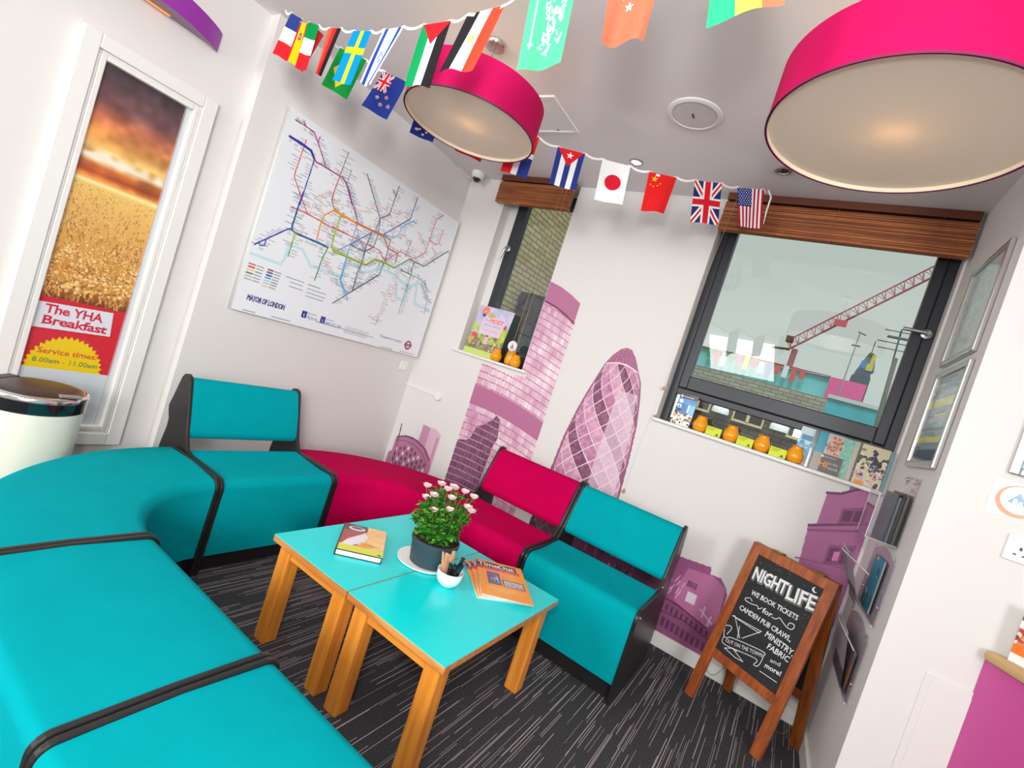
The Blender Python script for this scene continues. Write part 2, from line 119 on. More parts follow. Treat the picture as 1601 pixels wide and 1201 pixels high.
def brick_mat(name, c1, c2, mortar, sx=1, rot=(0, 0, 0), scale=1.0, bw=.45, bh=.15):
    m = bpy.data.materials.new(name); m.use_nodes = True; N = m.node_tree.nodes; L = m.node_tree.links; p = N['Principled BSDF']; p.inputs['Roughness'].default_value = .9
    tc = N.new('ShaderNodeTexCoord'); mp = N.new('ShaderNodeMapping'); mp.inputs['Rotation'].default_value = rot; L.new(tc.outputs['Object'], mp.inputs[0])
    b = N.new('ShaderNodeTexBrick'); b.inputs['Color1'].default_value = lin(c1); b.inputs['Color2'].default_value = lin(c2); b.inputs['Mortar'].default_value = lin(mortar)
    b.inputs['Scale'].default_value = scale; b.inputs['Brick Width'].default_value = bw; b.inputs['Row Height'].default_value = bh; b.inputs['Mortar Size'].default_value = .008
    L.new(mp.outputs[0], b.inputs['Vector']); L.new(b.outputs[0], p.inputs['Base Color']); return m
M_wall = mat('white_wall_paint', (228, 224, 222), .75, var=.012, scale=3, bump=.05, bscale=120)
M_ceil = mat('ceiling_paint', (234, 228, 228), .8, var=.012, scale=3)
M_gloss = mat('white_gloss_paint', (238, 236, 232), .35, var=.01)
M_teal = mat('teal_fabric', (0, 158, 168), .85, var=.10, scale=7, bump=.25, bscale=900, spec=.05)
M_mag = mat('magenta_fabric', (188, 0, 74), .85, var=.10, scale=7, bump=.25, bscale=900, spec=.05)
M_blk = mat('black_laminate', (34, 33, 33), .35, var=.15)
M_grey = mat('dark_grey_laminate', (62, 60, 58), .4, var=.05)
M_shade = mat('magenta_shade_fabric', (208, 8, 92), .8, var=.05, scale=120, bump=.3, bscale=600, spec=.2)
M_chrome = mat('chrome', (215, 210, 205), .15, 1, var=.02)
M_steel = mat('brushed_metal', (188, 186, 184), .35, .9, var=.03)
M_alu = mat('silver_frame', (200, 198, 196), .3, .8, var=.02)
M_win = mat('anthracite_frame', (44, 47, 56), .4, var=.06)
M_turq = mat('turquoise_laminate', (0, 222, 224), .28, var=.015, spec=.5)
M_oak = wood('beech_wood', (240, 158, 62), (218, 128, 40), 2)
M_oakx = wood('beech_wood_x', (240, 158, 62), (218, 128, 40), 0)
M_oaky = wood('beech_wood_y', (240, 158, 62), (218, 128, 40), 1)
M_ply = wood('table_edge_ply', (222, 150, 80), (176, 104, 50), 0, scale=14)
M_brn = wood('brown_stained_wood', (176, 92, 44), (132, 62, 26), 2, .35)
M_blind = wood('blind_wood', (182, 106, 56), (136, 72, 34), 0, .5, 12)
M_cream = mat('cream_enamel', (238, 236, 220), .3, var=.01)
M_print = print_mat('printed_paper', .5)
M_printg = print_mat('printed_gloss', .25, .3)
M_cloth = print_mat('printed_flag_cloth', .85, 0, .15)
M_vinyl = print_mat('printed_wall_vinyl', .6)
M_glass = glass_mat('window_glass')
M_acry = glass_mat('clear_acrylic', (.93, .92, .94, 1), .03)
M_cord = mat('cord', (196, 160, 110), .8)
M_white = mat('white_plastic', (240, 238, 235), .4, var=.01)
# ------------------------------------------------------------- meshes
class MB:
    def __init__(s): s.v = []; s.f = []; s.mi = []
    def add(s, vs, fs, mi=0):
        b = len(s.v); s.v += [tuple(float(q) for q in p) for p in vs]; s.f += [[b + i for i in f] for f in fs]; s.mi += [mi] * len(fs); return s
    def box(s, a, b, mi=0):
        x0, y0, z0 = a; x1, y1, z1 = b
        return s.add([(x0, y0, z0), (x1, y0, z0), (x1, y1, z0), (x0, y1, z0), (x0, y0, z1), (x1, y0, z1), (x1, y1, z1), (x0, y1, z1)],
                     [(3, 2, 1, 0), (4, 5, 6, 7), (0, 1, 5, 4), (1, 2, 6, 5), (2, 3, 7, 6), (3, 0, 4, 7)], mi)
    def obox(s, o, ex, ey, ez, a, b, mi=0):
        o, ex, ey, ez = (np.array(q, float) for q in (o, ex, ey, ez)); vs = []
        for z in (a[2], b[2]):
            for x, y in ((a[0], a[1]), (b[0], a[1]), (b[0], b[1]), (a[0], b[1])): vs.append(o + ex * x + ey * y + ez * z)
        return s.add(vs, [(3, 2, 1, 0), (4, 5, 6, 7), (0, 1, 5, 4), (1, 2, 6, 5), (2, 3, 7, 6), (3, 0, 4, 7)], mi)
    def prism(s, ring0, ring1, mi=0):
        n = len(ring0); return s.add(list(ring0) + list(ring1), [tuple(range(n))[::-1], tuple(range(n, 2 * n))] + [(i, (i + 1) % n, n + (i + 1) % n, n + i) for i in range(n)], mi)
    def lathe(s, c, prof, n=32, mi=0, ax=(0, 0, 1), cap=True):
        c = np.array(c, float); ax = np.array(ax, float); ax /= np.linalg.norm(ax)
        t = np.array((1, 0, 0)) if abs(ax[0]) < .9 else np.array((0, 1, 0)); e1 = np.cross(ax, t); e1 /= np.linalg.norm(e1); e2 = np.cross(ax, e1)
        vs = []
        for r, h in prof:
            for k in range(n):
                a = 2 * math.pi * k / n; vs.append(c + ax * h + (e1 * math.cos(a) + e2 * math.sin(a)) * r)
        fs = []
        for j in range(len(prof) - 1):
            for k in range(n): fs.append((j * n + k, j * n + (k + 1) % n, (j + 1) * n + (k + 1) % n, (j + 1) * n + k))
        if cap: fs += [tuple(range(n))[::-1], tuple(range((len(prof) - 1) * n, len(prof) * n))]
        return s.add(vs, fs, mi)
    def tube(s, pts, r, n=8, mi=0):
        pts = [np.array(p, float) for p in pts]; vs = []; up = np.array((0.01, 0.02, 1.0))
        for i, p in enumerate(pts):
            d = pts[min(i + 1, len(pts) - 1)] - pts[max(i - 1, 0)]; d /= (np.linalg.norm(d) + 1e-9)
            u = up if abs(d @ up) < .95 else np.array((1.0, 0, 0)); a = np.cross(d, u); a /= np.linalg.norm(a); b = np.cross(d, a)
            rr = r[i] if isinstance(r, (list, tuple)) else r
            for k in range(n): t = 2 * math.pi * k / n; vs.append(p + (a * math.cos(t) + b * math.sin(t)) * rr)
        fs = [(i * n + k, i * n + (k + 1) % n, (i + 1) * n + (k + 1) % n, (i + 1) * n + k) for i in range(len(pts) - 1) for k in range(n)]
        fs += [tuple(range(n))[::-1], tuple(range((len(pts) - 1) * n, len(pts) * n))]
        return s.add(vs, fs, mi)
    def sweep(s, prof, frames, mi=0, caps=True):
        n = len(prof); vs = []
        for o, d in frames:
            o = np.array(o, float); d = np.array(d, float)
            for a, z in prof: q = o + d * a; vs.append((q[0], q[1], z))
        fs = [(i * n + k, i * n + (k + 1) % n, (i + 1) * n + (k + 1) % n, (i + 1) * n + k) for i in range(len(frames) - 1) for k in range(n)]
        if caps: fs += [tuple(range(n))[::-1], tuple(range((len(frames) - 1) * n, len(frames) * n))]
        return s.add(vs, fs, mi)
    def build(s, name, mats, parent=None, smooth=None, bevel=0, seg=2):
        me = bpy.data.meshes.new(name); me.from_pydata(s.v, [], s.f)
        for m in (mats if isinstance(mats, (list, tuple)) else [mats]): me.materials.append(m)
        if any(s.mi): me.polygons.foreach_set('material_index', s.mi)
        o = bpy.data.objects.new(name, me); COL.objects.link(o)
        import bmesh
        bm = bmesh.new(); bm.from_mesh(me); bmesh.ops.recalc_face_normals(bm, faces=bm.faces); bm.to_mesh(me); bm.free()
        if smooth:
            me.shade_smooth(); me.set_sharp_from_angle(angle=math.radians(smooth))
        if bevel:
            b = o.modifiers.new('bevel', 'BEVEL'); b.width = bevel; b.segments = seg; b.limit_method = 'ANGLE'; b.angle_limit = math.radians(40)
        if parent is not None: attach(o, parent)
        return o
def attach(o, p):
    o.parent = p; o.matrix_parent_inverse = Matrix.Translation(-Vector(p.location)) if p.type == 'EMPTY' and tuple(p.rotation_euler) == (0, 0, 0) else p.matrix_world.inverted()
def thing(name, loc, label, cat, group=None):
    o = bpy.data.objects.new(name, None); COL.objects.link(o); o.location = loc; o.empty_display_size = .05
    o['label'] = label; o['category'] = cat
    if group: o['group'] = group
    return o
def tag(o, label, cat, group=None, kind=None):
    o['label'] = label; o['category'] = cat
    if group: o['group'] = group
    if kind: o['kind'] = kind
    return o
def struct(o): o['kind'] = 'structure'; return o
def dup(root, loc, label):
    r = root.copy(); COL.objects.link(r); r.location = loc; r['label'] = label
    for ch in list(root.children):
        c = ch.copy(); COL.objects.link(c); c.parent = r; c.matrix_parent_inverse = ch.matrix_parent_inverse.copy()
    return r
# ------------------------------------------------------------- printed artwork (painted into per-face colours)
class Art:
    def __init__(s, w, h, res, bg=None):
        s.w, s.h = w, h; s.nx = max(2, int(round(w / res))); s.ny = max(2, int(round(h / res))); s.dx = w / s.nx; s.dy = h / s.ny
        s.a = np.zeros((s.ny, s.nx, 3)); s.m = np.zeros((s.ny, s.nx), bool)
        if bg is not None: s.a[:] = bg; s.m[:] = True
        s.X, s.Y = np.meshgrid((np.arange(s.nx) + .5) * s.dx, (np.arange(s.ny) + .5) * s.dy)
    def _bb(s, x0, y0, x1, y1):
        i0 = max(0, int(x0 / s.dx) - 1); i1 = min(s.nx, int(x1 / s.dx) + 2); j0 = max(0, int(y0 / s.dy) - 1); j1 = min(s.ny, int(y1 / s.dy) + 2)
        return (slice(j0, j1), slice(i0, i1)) if i1 > i0 and j1 > j0 else None
    def cover(s, fn, bb, col, op=1, ss=2):
        sl = s._bb(*bb)
        if sl is None: return
        cov = 0
        for a in range(ss):
            for b in range(ss):
                cov = cov + fn(s.X[sl] + ((a + .5) / ss - .5) * s.dx, s.Y[sl] + ((b + .5) / ss - .5) * s.dy)
        cov = cov / ss ** 2 * op; new = ~s.m[sl] & (cov > .4); c = np.array(col, float)
        s.a[sl] = np.where(s.m[sl][..., None], s.a[sl] * (1 - cov[..., None]) + c * cov[..., None], np.where(new[..., None], c, s.a[sl]))
        s.m[sl] |= new
    def poly(s, pts, col, op=1):
        P = np.array(pts, float)
        def fn(x, y):
            ins = np.zeros(x.shape, bool)
            for (x0, y0), (x1, y1) in zip(P, np.roll(P, -1, 0)):
                if y0 == y1: continue
                ins ^= ((y0 > y) != (y1 > y)) & (x < (x1 - x0) * (y - y0) / (y1 - y0) + x0)
            return ins.astype(float)
        s.cover(fn, (P[:, 0].min(), P[:, 1].min(), P[:, 0].max(), P[:, 1].max()), col, op)
    def rect(s, x0, y0, x1, y1, col, op=1): s.poly([(x0, y0), (x1, y0), (x1, y1), (x0, y1)], col, op)
    def line(s, pts, w, col, op=1):
        for (x0, y0), (x1, y1) in zip(pts[:-1], pts[1:]):
            dx, dy = x1 - x0, y1 - y0; L2 = dx * dx + dy * dy + 1e-12
            def fn(x, y):
                t = np.clip(((x - x0) * dx + (y - y0) * dy) / L2, 0, 1); return (np.hypot(x - x0 - t * dx, y - y0 - t * dy) < w / 2).astype(float)
            s.cover(fn, (min(x0, x1) - w, min(y0, y1) - w, max(x0, x1) + w, max(y0, y1) + w), col, op)
    def disc(s, x0, y0, r, col, ry=None, op=1):
        ry = ry or r; s.cover(lambda x, y: (((x - x0) / r) ** 2 + ((y - y0) / ry) ** 2 < 1).astype(float), (x0 - r, y0 - ry, x0 + r, y0 + ry), col, op)
    def ring(s, x0, y0, r, w, col): s.line([(x0 + r * math.cos(t), y0 + r * math.sin(t)) for t in np.linspace(0, 2 * math.pi, 40)], w, col)
    def star(s, x0, y0, r, col, n=5, inner=.4, rot=math.pi / 2):
        s.poly([(x0 + (r if k % 2 == 0 else r * inner) * math.cos(rot + math.pi * k / n), y0 + (r if k % 2 == 0 else r * inner) * math.sin(rot + math.pi * k / n)) for k in range(2 * n)], col)
    def text(s, st, p0, p1, h, col, grow=0, shear=0, op=1):
        tris, wd = text_tris(st); p0 = np.array(p0, float); d = np.array(p1, float) - p0; e = d / (np.linalg.norm(d) + 1e-9); n = np.array((-e[1], e[0]))
        T = p0 + (tris[..., :1] / wd) * d + (tris[..., 1:] + 0) * h * n + tris[..., 1:] * h * shear * e
        for t in T:
            def fn(x, y, t=t):
                ok = np.ones(x.shape, bool); sg = np.sign((t[1, 0] - t[0, 0]) * (t[2, 1] - t[0, 1]) - (t[2, 0] - t[0, 0]) * (t[1, 1] - t[0, 1])) or 1
                for i in range(3):
                    a, b = t[i], t[(i + 1) % 3]; ln = math.hypot(b[0] - a[0], b[1] - a[1]) + 1e-9
                    ok &= sg * ((b[0] - a[0]) * (y - a[1]) - (b[1] - a[1]) * (x - a[0])) / ln >= -grow - 1e-7
                return ok.astype(float)
            s.cover(fn, (t[:, 0].min() - grow, t[:, 1].min() - grow, t[:, 0].max() + grow, t[:, 1].max() + grow), col, op)
    def noise(s, cell, amt, seed=0):
        n = vnoise(s.nx, s.ny, max(2, int(s.w / cell)), max(2, int(s.h / cell)), seed); s.a[:] = np.clip(s.a + (n[..., None] - .5) * 2 * amt, 0, 255)
_TT = {}
def text_tris(st):
    if st not in _TT:
        cu = bpy.data.curves.new('t', 'FONT'); cu.body = st; cu.resolution_u = 2; o = bpy.data.objects.new('t', cu); COL.objects.link(o)
        dg = bpy.context.evaluated_depsgraph_get(); me = bpy.data.meshes.new_from_object(o.evaluated_get(dg)); me.calc_loop_triangles()
        v = np.array([p.co[:2] for p in me.vertices]); t = np.array([lt.vertices[:] for lt in me.loop_triangles]); T = v[t]
        x0 = v[:, 0].min(); T = T.copy(); T[..., 0] -= x0; T[..., 1] /= .72
        bpy.data.objects.remove(o); bpy.data.meshes.remove(me); bpy.data.curves.remove(cu); _TT[st] = (T, v[:, 0].max() - x0)
    return _TT[st]
def vnoise(nx, ny, gx, gy, seed):
    r = np.random.RandomState(seed).rand(gy + 2, gx + 2); x = np.linspace(0, gx, nx); y = np.linspace(0, gy, ny)
    xi = x.astype(int); yi = y.astype(int); fx = x - xi; fy = y - yi; fx = fx * fx * (3 - 2 * fx); fy = fy * fy * (3 - 2 * fy)
    a = r[yi][:, xi]; b = r[yi][:, xi + 1]; c = r[yi + 1][:, xi]; d = r[yi + 1][:, xi + 1]
    return (a * (1 - fx) + b * fx) * (1 - fy)[:, None] + (c * (1 - fx) + d * fx) * fy[:, None]
def art_mesh(name, art, fn, material, thick=0, side=(235, 235, 232), parent=None):
    """fn(U,V,W)->xyz arrays; W = distance behind the face"""
    nx, ny = art.nx, art.ny; U, V = np.meshgrid(np.linspace(0, art.w, nx + 1), np.linspace(0, art.h, ny + 1))
    P = np.stack(fn(U, V, 0.0), -1).reshape(-1, 3); j, i = np.nonzero(art.m); b = j * (nx + 1) + i
    Q = np.stack([b, b + 1, b + nx + 2, b + nx + 1], -1); C = art.a[j, i] / 255.0
    if not art.m.all():
        used = np.unique(Q); mp = np.full(len(P), -1); mp[used] = np.arange(len(used)); P = P[used]; Q = mp[Q]
    if thick:
        cs = [(0, 0), (art.w, 0), (art.w, art.h), (0, art.h)]; F = [np.array([float(q) for q in fn(np.float64(a), np.float64(c), 0.0)]) for a, c in cs]; B = [np.array([float(q) for q in fn(np.float64(a), np.float64(c), thick)]) for a, c in cs]
        n = len(P); P = np.vstack([P, F, B]); q = [[n + 7, n + 6, n + 5, n + 4]] + [[n + k, n + 4 + k, n + 4 + (k + 1) % 4, n + (k + 1) % 4] for k in range(4)]
        Q = np.vstack([Q, q]); C = np.vstack([C, np.tile(np.array(side) / 255.0, (5, 1))])
    me = bpy.data.meshes.new(name); me.vertices.add(len(P)); me.vertices.foreach_set('co', P.ravel().astype(np.float32))
    me.loops.add(Q.size); me.loops.foreach_set('vertex_index', Q.ravel().astype(np.int32)); me.polygons.add(len(Q)); me.polygons.foreach_set('loop_start', np.arange(0, Q.size, 4, dtype=np.int32))
    me.update(calc_edges=True); at = me.color_attributes.new('Col', 'BYTE_COLOR', 'CORNER')
    CC = np.ones((len(Q), 4, 4), np.float32); CC[..., :3] = np.clip(C, 0, 1)[:, None, :]; at.data.foreach_set('color_srgb', CC.ravel())
    me.materials.append(material); o = bpy.data.objects.new(name, me); COL.objects.link(o)
    if parent is not None: attach(o, parent)
    return o
def plane_fn(o, ex, ey, n):
    """face origin, u axis, v axis, inward normal (away from viewer)"""
    o, ex, ey, n = (np.array(q, float) for q in (o, ex, ey, n))
    def f(U, V, W): return tuple(o[k] + ex[k] * U + ey[k] * V + n[k] * W for k in range(3))
    return f
# ============================================================= SETTING
H = 2.70
def wx(y): return 3.262 - .030 * y           # right wall surface
struct(MB().box((-.6, -6.2, -.08), (6.2, .3, 0)).build('floor', carpet_mat()))
struct(MB().box((-.6, -6.2, H), (6.2, .3, H + .1)).build('ceiling', M_ceil))
w = MB()   # window wall with two openings, reveals included
w.box((-.3, 0, 0), (.405, .22, H)); w.box((.405, 0, 0), (1.03, .22, 1.285)); w.box((1.03, 0, 0), (2.062, .099, H)); w.box((1.13, .099, 0), (2.062, .22, H)); w.box((1.03, .171, 0), (1.13, .22, H)); w.box((2.062, 0, 0), (3.5, .22, 1.262))
w.box((3.252, .0, 1.262), (3.6, .22, H))
struct(w.build('wall_back', M_wall))
struct(MB().box((-.3, -1.765, 0), (0, .22, H)).build('wall_left', M_wall))
struct(MB().box((-.3, -6.2, 0), (-.08, -1.765, H)).build('wall_left_front', M_wall))
yb = -.82
struct(MB().prism([(wx(.22), .22, 0), (wx(yb), yb, 0), (6.2, yb, 0), (6.2, .22, 0)], [(wx(.22), .22, H), (wx(yb), yb, H), (6.2, yb, H), (6.2, .22, H)]).build('wall_right', M_wall))
struct(MB().box((0, -.016, 0), (3.25, 0, .082)).build('baseboard_back', M_gloss, bevel=.003))
struct(MB().box((0, -1.765, 0), (.016, -.016, .082)).build('baseboard_left', M_gloss, bevel=.003))
struct(MB().prism([(wx(0) - .016, 0, 0), (wx(yb) - .016, yb, 0), (wx(yb), yb, 0), (wx(0), 0, 0)], [(wx(0) - .016, 0, .082), (wx(yb) - .016, yb, .082), (wx(yb), yb, .082), (wx(0), 0, .082)]).build('baseboard_right', M_gloss, bevel=.003))
# ---- windows
def frame_ring(mb, x0, z0, x1, z1, w_, y0, y1, wb=None):
    wb = wb or w_
    mb.box((x0, y0, z0), (x0 + w_, y1, z1)); mb.box((x1 - w_, y0, z0), (x1, y1, z1)); mb.box((x0 + w_, y0, z0), (x1 - w_, y1, z0 + wb)); mb.box((x0 + w_, y0, z1 - w_), (x1 - w_, y1, z1))
def window(name, x0, x1, zb, zs, zt, sillx, handle):
    r = bpy.data.objects.new(name, None); COL.objects.link(r); r.location = (x0, .1, zb); struct(r)
    m = MB(); frame_ring(m, x0, zb, x1, zt, .045, .10, .17, .03)
    if zs: m.box((x0 + .045, .10, zs - .03), (x1 - .045, .17, zs + .012))
    m.build('frame', M_win, r, bevel=.004)
    z0 = zs + .012 if zs else zb + .03
    s_ = MB(); frame_ring(s_, x0 + .047, z0 + .002, x1 - .047, zt - .047, .05, .085, .15, .085); s_.build('sash', M_win, r, bevel=.006)
    MB().box((x0 + .09, .118, z0 + .08), (x1 - .09, .122, zt - .09)).build('pane', M_glass, r)
    if zs: MB().box((x0 + .04, .133, zb + .02), (x1 - .04, .137, zs - .02)).build('pane', M_glass, r)
    MB().box((sillx[0], -.035, zb - .022), (sillx[1], .10, zb)).build('sill', M_gloss, r, bevel=.009, seg=3)
    hx, hz, sgn, dz = handle
    h = MB(); h.lathe((hx, .085, hz), [(.024, 0), (.024, .008), (.012, .012), (.011, .04)], 20, ax=(0, -1, 0))
    h.tube([(hx, .047, hz), (hx - sgn * .02, .045, hz + dz * .15), (hx - sgn * .105, .045, hz + dz)], .0095, 10)
    h.build('handle', M_steel, r, 40)
    return r
window('window_1', 2.066, 3.252, 1.284, 1.50, 2.66, (2.045, 3.25), (3.215, 2.125, 1, .0))
# small window: frame visible on its left
window('window_2', .478, 1.13, 1.307, None, 2.66, (.36, 1.075), (.515, 2.19, .25, -.10))
struct(MB().box((.405, .10, 1.285), (.479, .22, H)).build('trim_1', M_wall))
# casing with poster panel on the near left wall
cs = MB(); y0, y1, z0, z1 = -2.45, -1.903, .284, 2.128; x = -.08
def casing_ring(mb, y0, y1, z0, z1, w_, x0, x1):
    mb.box((x0, y0, z0), (x1, y0 + w_, z1)); mb.box((x0, y1 - w_, z0), (x1, y1, z1)); mb.box((x0, y0 + w_, z0), (x1, y1 - w_, z0 + w_)); mb.box((x0, y0 + w_, z1 - w_), (x1, y1 - w_, z1))
casing_ring(cs, y0, y1, z0, z1, .062, x, x + .042); casing_ring(cs, y0 + .062, y1 - .062, z0 + .062, z1 - .062, .012, x, x + .03); casing_ring(cs, y0 + .074, y1 - .074, z0 + .074, z1 - .074, .022, x, x + .036)
struct(cs.build('trim_2', M_gloss, bevel=.004))
# access panel outline low on the right-hand pier
ap = MB(); ap.box((3.425, yb - .004, .10), (3.9, yb, .757)); struct(ap.build('trim_3', M_wall, bevel=.0035))
ap = MB(); ap.box((3.445, yb - .0055, .12), (3.88, yb - .004, .735)); struct(ap.build('trim_4', M_wall, bevel=.002))
# ============================================================= WALL PRINTS
PD = DATA['poster']
# --- breakfast poster
py0, pz0, pw, ph = -2.356, .37, .375, 1.676
A = Art(pw, ph, .0022, (212, 216, 222))
def PP(p): return (p[0] - py0, p[1] - pz0)
hz_ = PP(PD['hor'][0])[1]; redz = PP(PD['red'][0])[1]; top = ph; pr = -2.018 - py0
rows = (np.arange(A.ny) + .5) * A.dy
stops = [(redz, (120, 62, 30)), (redz + .10, (205, 140, 60)), (hz_ - .12, (232, 178, 96)), (hz_ - .005, (244, 200, 110)), (hz_ + .012, (255, 238, 170)), (hz_ + .03, (240, 150, 60)), (hz_ + .055, (176, 74, 34)), (hz_ + .11, (222, 140, 60)), (hz_ + .16, (250, 205, 120)), (hz_ + .21, (236, 160, 80)), (hz_ + .30, (205, 118, 84)), (hz_ + .37, (120, 84, 84)), (top, (66, 58, 66))]
for c in range(3): A.a[:, :, c] = np.where(rows[:, None] > redz, np.interp(rows, [q[0] for q in stops], [q[1][c] for q in stops])[:, None], A.a[:, :, c])
n1 = vnoise(A.nx, A.ny, 4, 26, 3) * .6 + vnoise(A.nx, A.ny, 12, 60, 4) * .4
sky = (rows > hz_ + .03)[:, None]; A.a[:] = np.clip(np.where(sky[..., None], A.a * (.72 + .56 * n1[..., None]), A.a), 0, 255)
cl = sky & (np.abs(rows[:, None] - (hz_ + .125) - .03 * (n1 - .5)) < .035 + .05 * (n1 - .5)) ; soft = np.clip((.035 + .05 * (n1 - .5) - np.abs(rows[:, None] - (hz_ + .125) - .03 * (n1 - .5))) / .03, 0, 1)[..., None] * sky[..., None]; A.a[:] = A.a * (1 - soft) + np.array((250, 240, 218)) * soft
rs = random.Random(5)
GO = [(250, 214, 140), (240, 190, 100), (222, 160, 74), (196, 126, 52), (150, 86, 34), (255, 230, 176)]
def ear(x, zz, a, s_, bend):
    n_ = 8; px, pz = x, zz; A.line([(x - s_ * 6 * math.cos(a), zz - s_ * 6 * math.sin(a)), (x, zz)], s_ * .35, (206, 150, 70), .8)
    for q in range(n_):
        px += s_ * .8 * math.cos(a); pz += s_ * .8 * math.sin(a); a += bend; c = rs.choice(GO)
        for d in (-1, 1): A.disc(px + d * s_ * .35 * math.sin(a), pz - d * s_ * .35 * math.cos(a), s_ * .42, c, op=.9)
        if q % 2 == 0: A.line([(px, pz), (px + s_ * 3 * math.cos(a + .4), pz + s_ * 3 * math.sin(a + .4))], s_ * .18, (250, 216, 150), .6)
for k in range(900):
    t = rs.random() ** 1.4; zz = hz_ - .012 - t * (hz_ - redz - .01); ln_ = .004 + .03 * t; x = rs.random() * pw; a = rs.gauss(1.5, .35)
    A.line([(x, zz), (x + ln_ * math.cos(a), zz + ln_ * math.sin(a))], .002 + .003 * t, rs.choice([(120, 66, 26), (160, 96, 40), (232, 180, 100), (244, 200, 120)]), .75)
for t in sorted(rs.random() ** 1.2 for _ in range(330)): ear(rs.random() * pw, hz_ - .02 - t * (hz_ - redz - .05), rs.gauss(1.6, .45), .0016 + .0068 * t ** 1.3, rs.choice((-1, 1)) * rs.uniform(.02, .18))
bot = PP(PD['corn'][2])[1]
A.rect(0, 0, pw, redz, (212, 44, 58)); A.rect(0, 0, pw, bot, (208, 213, 221))
bx = [PP(p) for p in PD['box']]; A.poly([(0, bx[0][1]), (bx[1][0], bx[1][1]), (bx[2][0], bx[2][1]), (0, bx[3][1])], (226, 228, 236))
for k, st in (('t1', 'The YHA'), ('t2', 'Breakfast')):
    a, b = [PP(p) for p in PD[k]]; A.text(st, a, (b[0], a[1]), .040, (206, 40, 66), grow=.0012)
sc = [PP(p) for p in PD['star']]; cx_, cz_ = (sc[1][0] + sc[3][0]) / 2, bot - .0; R1 = (sc[3][0] - sc[1][0]) / 2; RZ = sc[2][1] - cz_
A.poly([(cx_ - R1, bot)] + [(cx_ + (R1 if k % 2 == 0 else R1 * .92) * math.cos(math.pi - math.pi * k / 40), cz_ + (RZ if k % 2 == 0 else RZ * .90) * math.sin(math.pi * k / 40)) for k in range(41)] + [(cx_ + R1, bot)], (242, 204, 24))
a, b = [PP(p) for p in PD['t3']]; A.text('Service times:', (a[0], a[1]), (b[0], a[1]), .026, (206, 70, 40), grow=.0004)
a, b = [PP(p) for p in PD['t4']]; A.text('8.00am - 11.00am', (a[0], a[1]), (b[0], a[1]), .024, (60, 130, 90), grow=.0002)
A.rect(pr - .006, 0, pr - .003, ph, (190, 180, 180)); A.rect(pr, 0, pw, ph, (205, 208, 214))
tag(art_mesh('breakfast_poster', A, plane_fn((-.073, py0, pz0), (0, 1, 0), (0, 0, 1), (-1, 0, 0)), M_printg, .004), 'tall narrow poster with sunset wheat field and red breakfast notice in white frame', 'poster')
# --- transport map canvas
mw, mh = 1.565, 1.166
A = Art(mw, mh, .0029, (238, 241, 246))
rs = random.Random(9)
for col, wd, pts in DATA['map']:
    if wd > .015: A.line(pts, wd, col)
    if wd > .015 : continue
    for (xa, za), (xb, zb_) in zip(pts[:-1], pts[1:]):
        L_ = math.hypot(xb - xa, zb_ - za); n = int(L_ / .017); horiz = abs(zb_ - za) < abs(xb - xa) * .6; sd0 = rs.choice((-1, 1))
        for k in range(n):
            sd = sd0 if rs.random() < .7 else -sd0
            t = (k + .5) / n; x, z = xa + (xb - xa) * t, za + (zb_ - za) * t; l_ = rs.uniform(.018, .048)
            if horiz:
                if k % 2: continue
                zz = z + sd * rs.choice((.016, .022)); A.line([(x - l_ * .3, zz), (x + l_ * .3, zz)], .0050, (150, 158, 172), .6); A.line([(x - l_ * .2, zz - .008), (x + l_ * .2, zz - .008)], .005, (165, 172, 185), .6)
            else:
                x0 = x + sd * .010; A.line([(x0, z), (x0 + sd * l_, z)], .0050, (140, 150, 170), .62)
            if k % 3 == 0: A.disc(x, z, .0042, (60, 62, 80), op=.8)
for col, wd, pts in DATA['map']:
    if wd < .015: A.line(pts, wd * 1.12, col)
for st, (a, b, h_) in DATA['maptext'].items(): A.text(st, a, (b[0], a[1]), h_ * .86, (30, 40, 120), grow=.0010 if h_ > .03 else 0)
for c, p in DATA['key']: A.line([p[0], (p[1][0], p[0][1])], .008, c); A.line([(p[1][0] + .012, p[0][1]), (p[1][0] + .05, p[0][1])], .006, (120, 130, 145), .8)
Z = DATA['mapmisc']
for p in Z['boxes']: A.rect(p[0] - .018, p[1] - .022, p[0] + .018, p[1] + .022, (28, 50, 140)); A.text('i', (p[0] - .004, p[1] - .014), (p[0] + .004, p[1] - .014), .026, (240, 242, 248))
for k, st in (('t1', 'tfl.gov.uk'), ('t2', '0843 222 1234')):
    a, b = Z[k]; A.text(st, (a[0], a[1] - .012), (b[0], a[1] - .012), .022, (60, 80, 160)); A.line([(a[0], a[1] + .022), (a[0] + .06, a[1] + .022)], .005, (140, 150, 190), .8)
a, b = Z['t3']; A.text('Improvement works may affect your journey, please check before you travel', (a[0], .055), (b[0], .055), .015, (90, 96, 120))
for k in ('t4', 't5', 't7', 't8'):
    a, b = Z[k]; A.line([a, (b[0], a[1])], .006, (140, 146, 160), .8)
for k in range(5): a, b = Z['t6']; A.line([(a[0], a[1] - k * .011), (b[0] - k * .004, a[1] - k * .011)], .004, (165, 170, 182), .8)
for x, z in Z['lab']: A.line([(x, z), (x + rs.uniform(.08, .14), z)], .006, (140, 146, 165), .8)
rx, rz = DATA['round']; A.ring(rx, rz, .030, .014, (214, 40, 44)); A.rect(rx - .042, rz - .009, rx + .042, rz + .009, (36, 50, 140)); A.line([(rx - .028, rz), (rx + .028, rz)], .004, (220, 224, 240))
t = thing('underground_map_canvas', (0.02, -.82, 1.134), 'large white canvas with coloured rail network map on left wall', 'map')
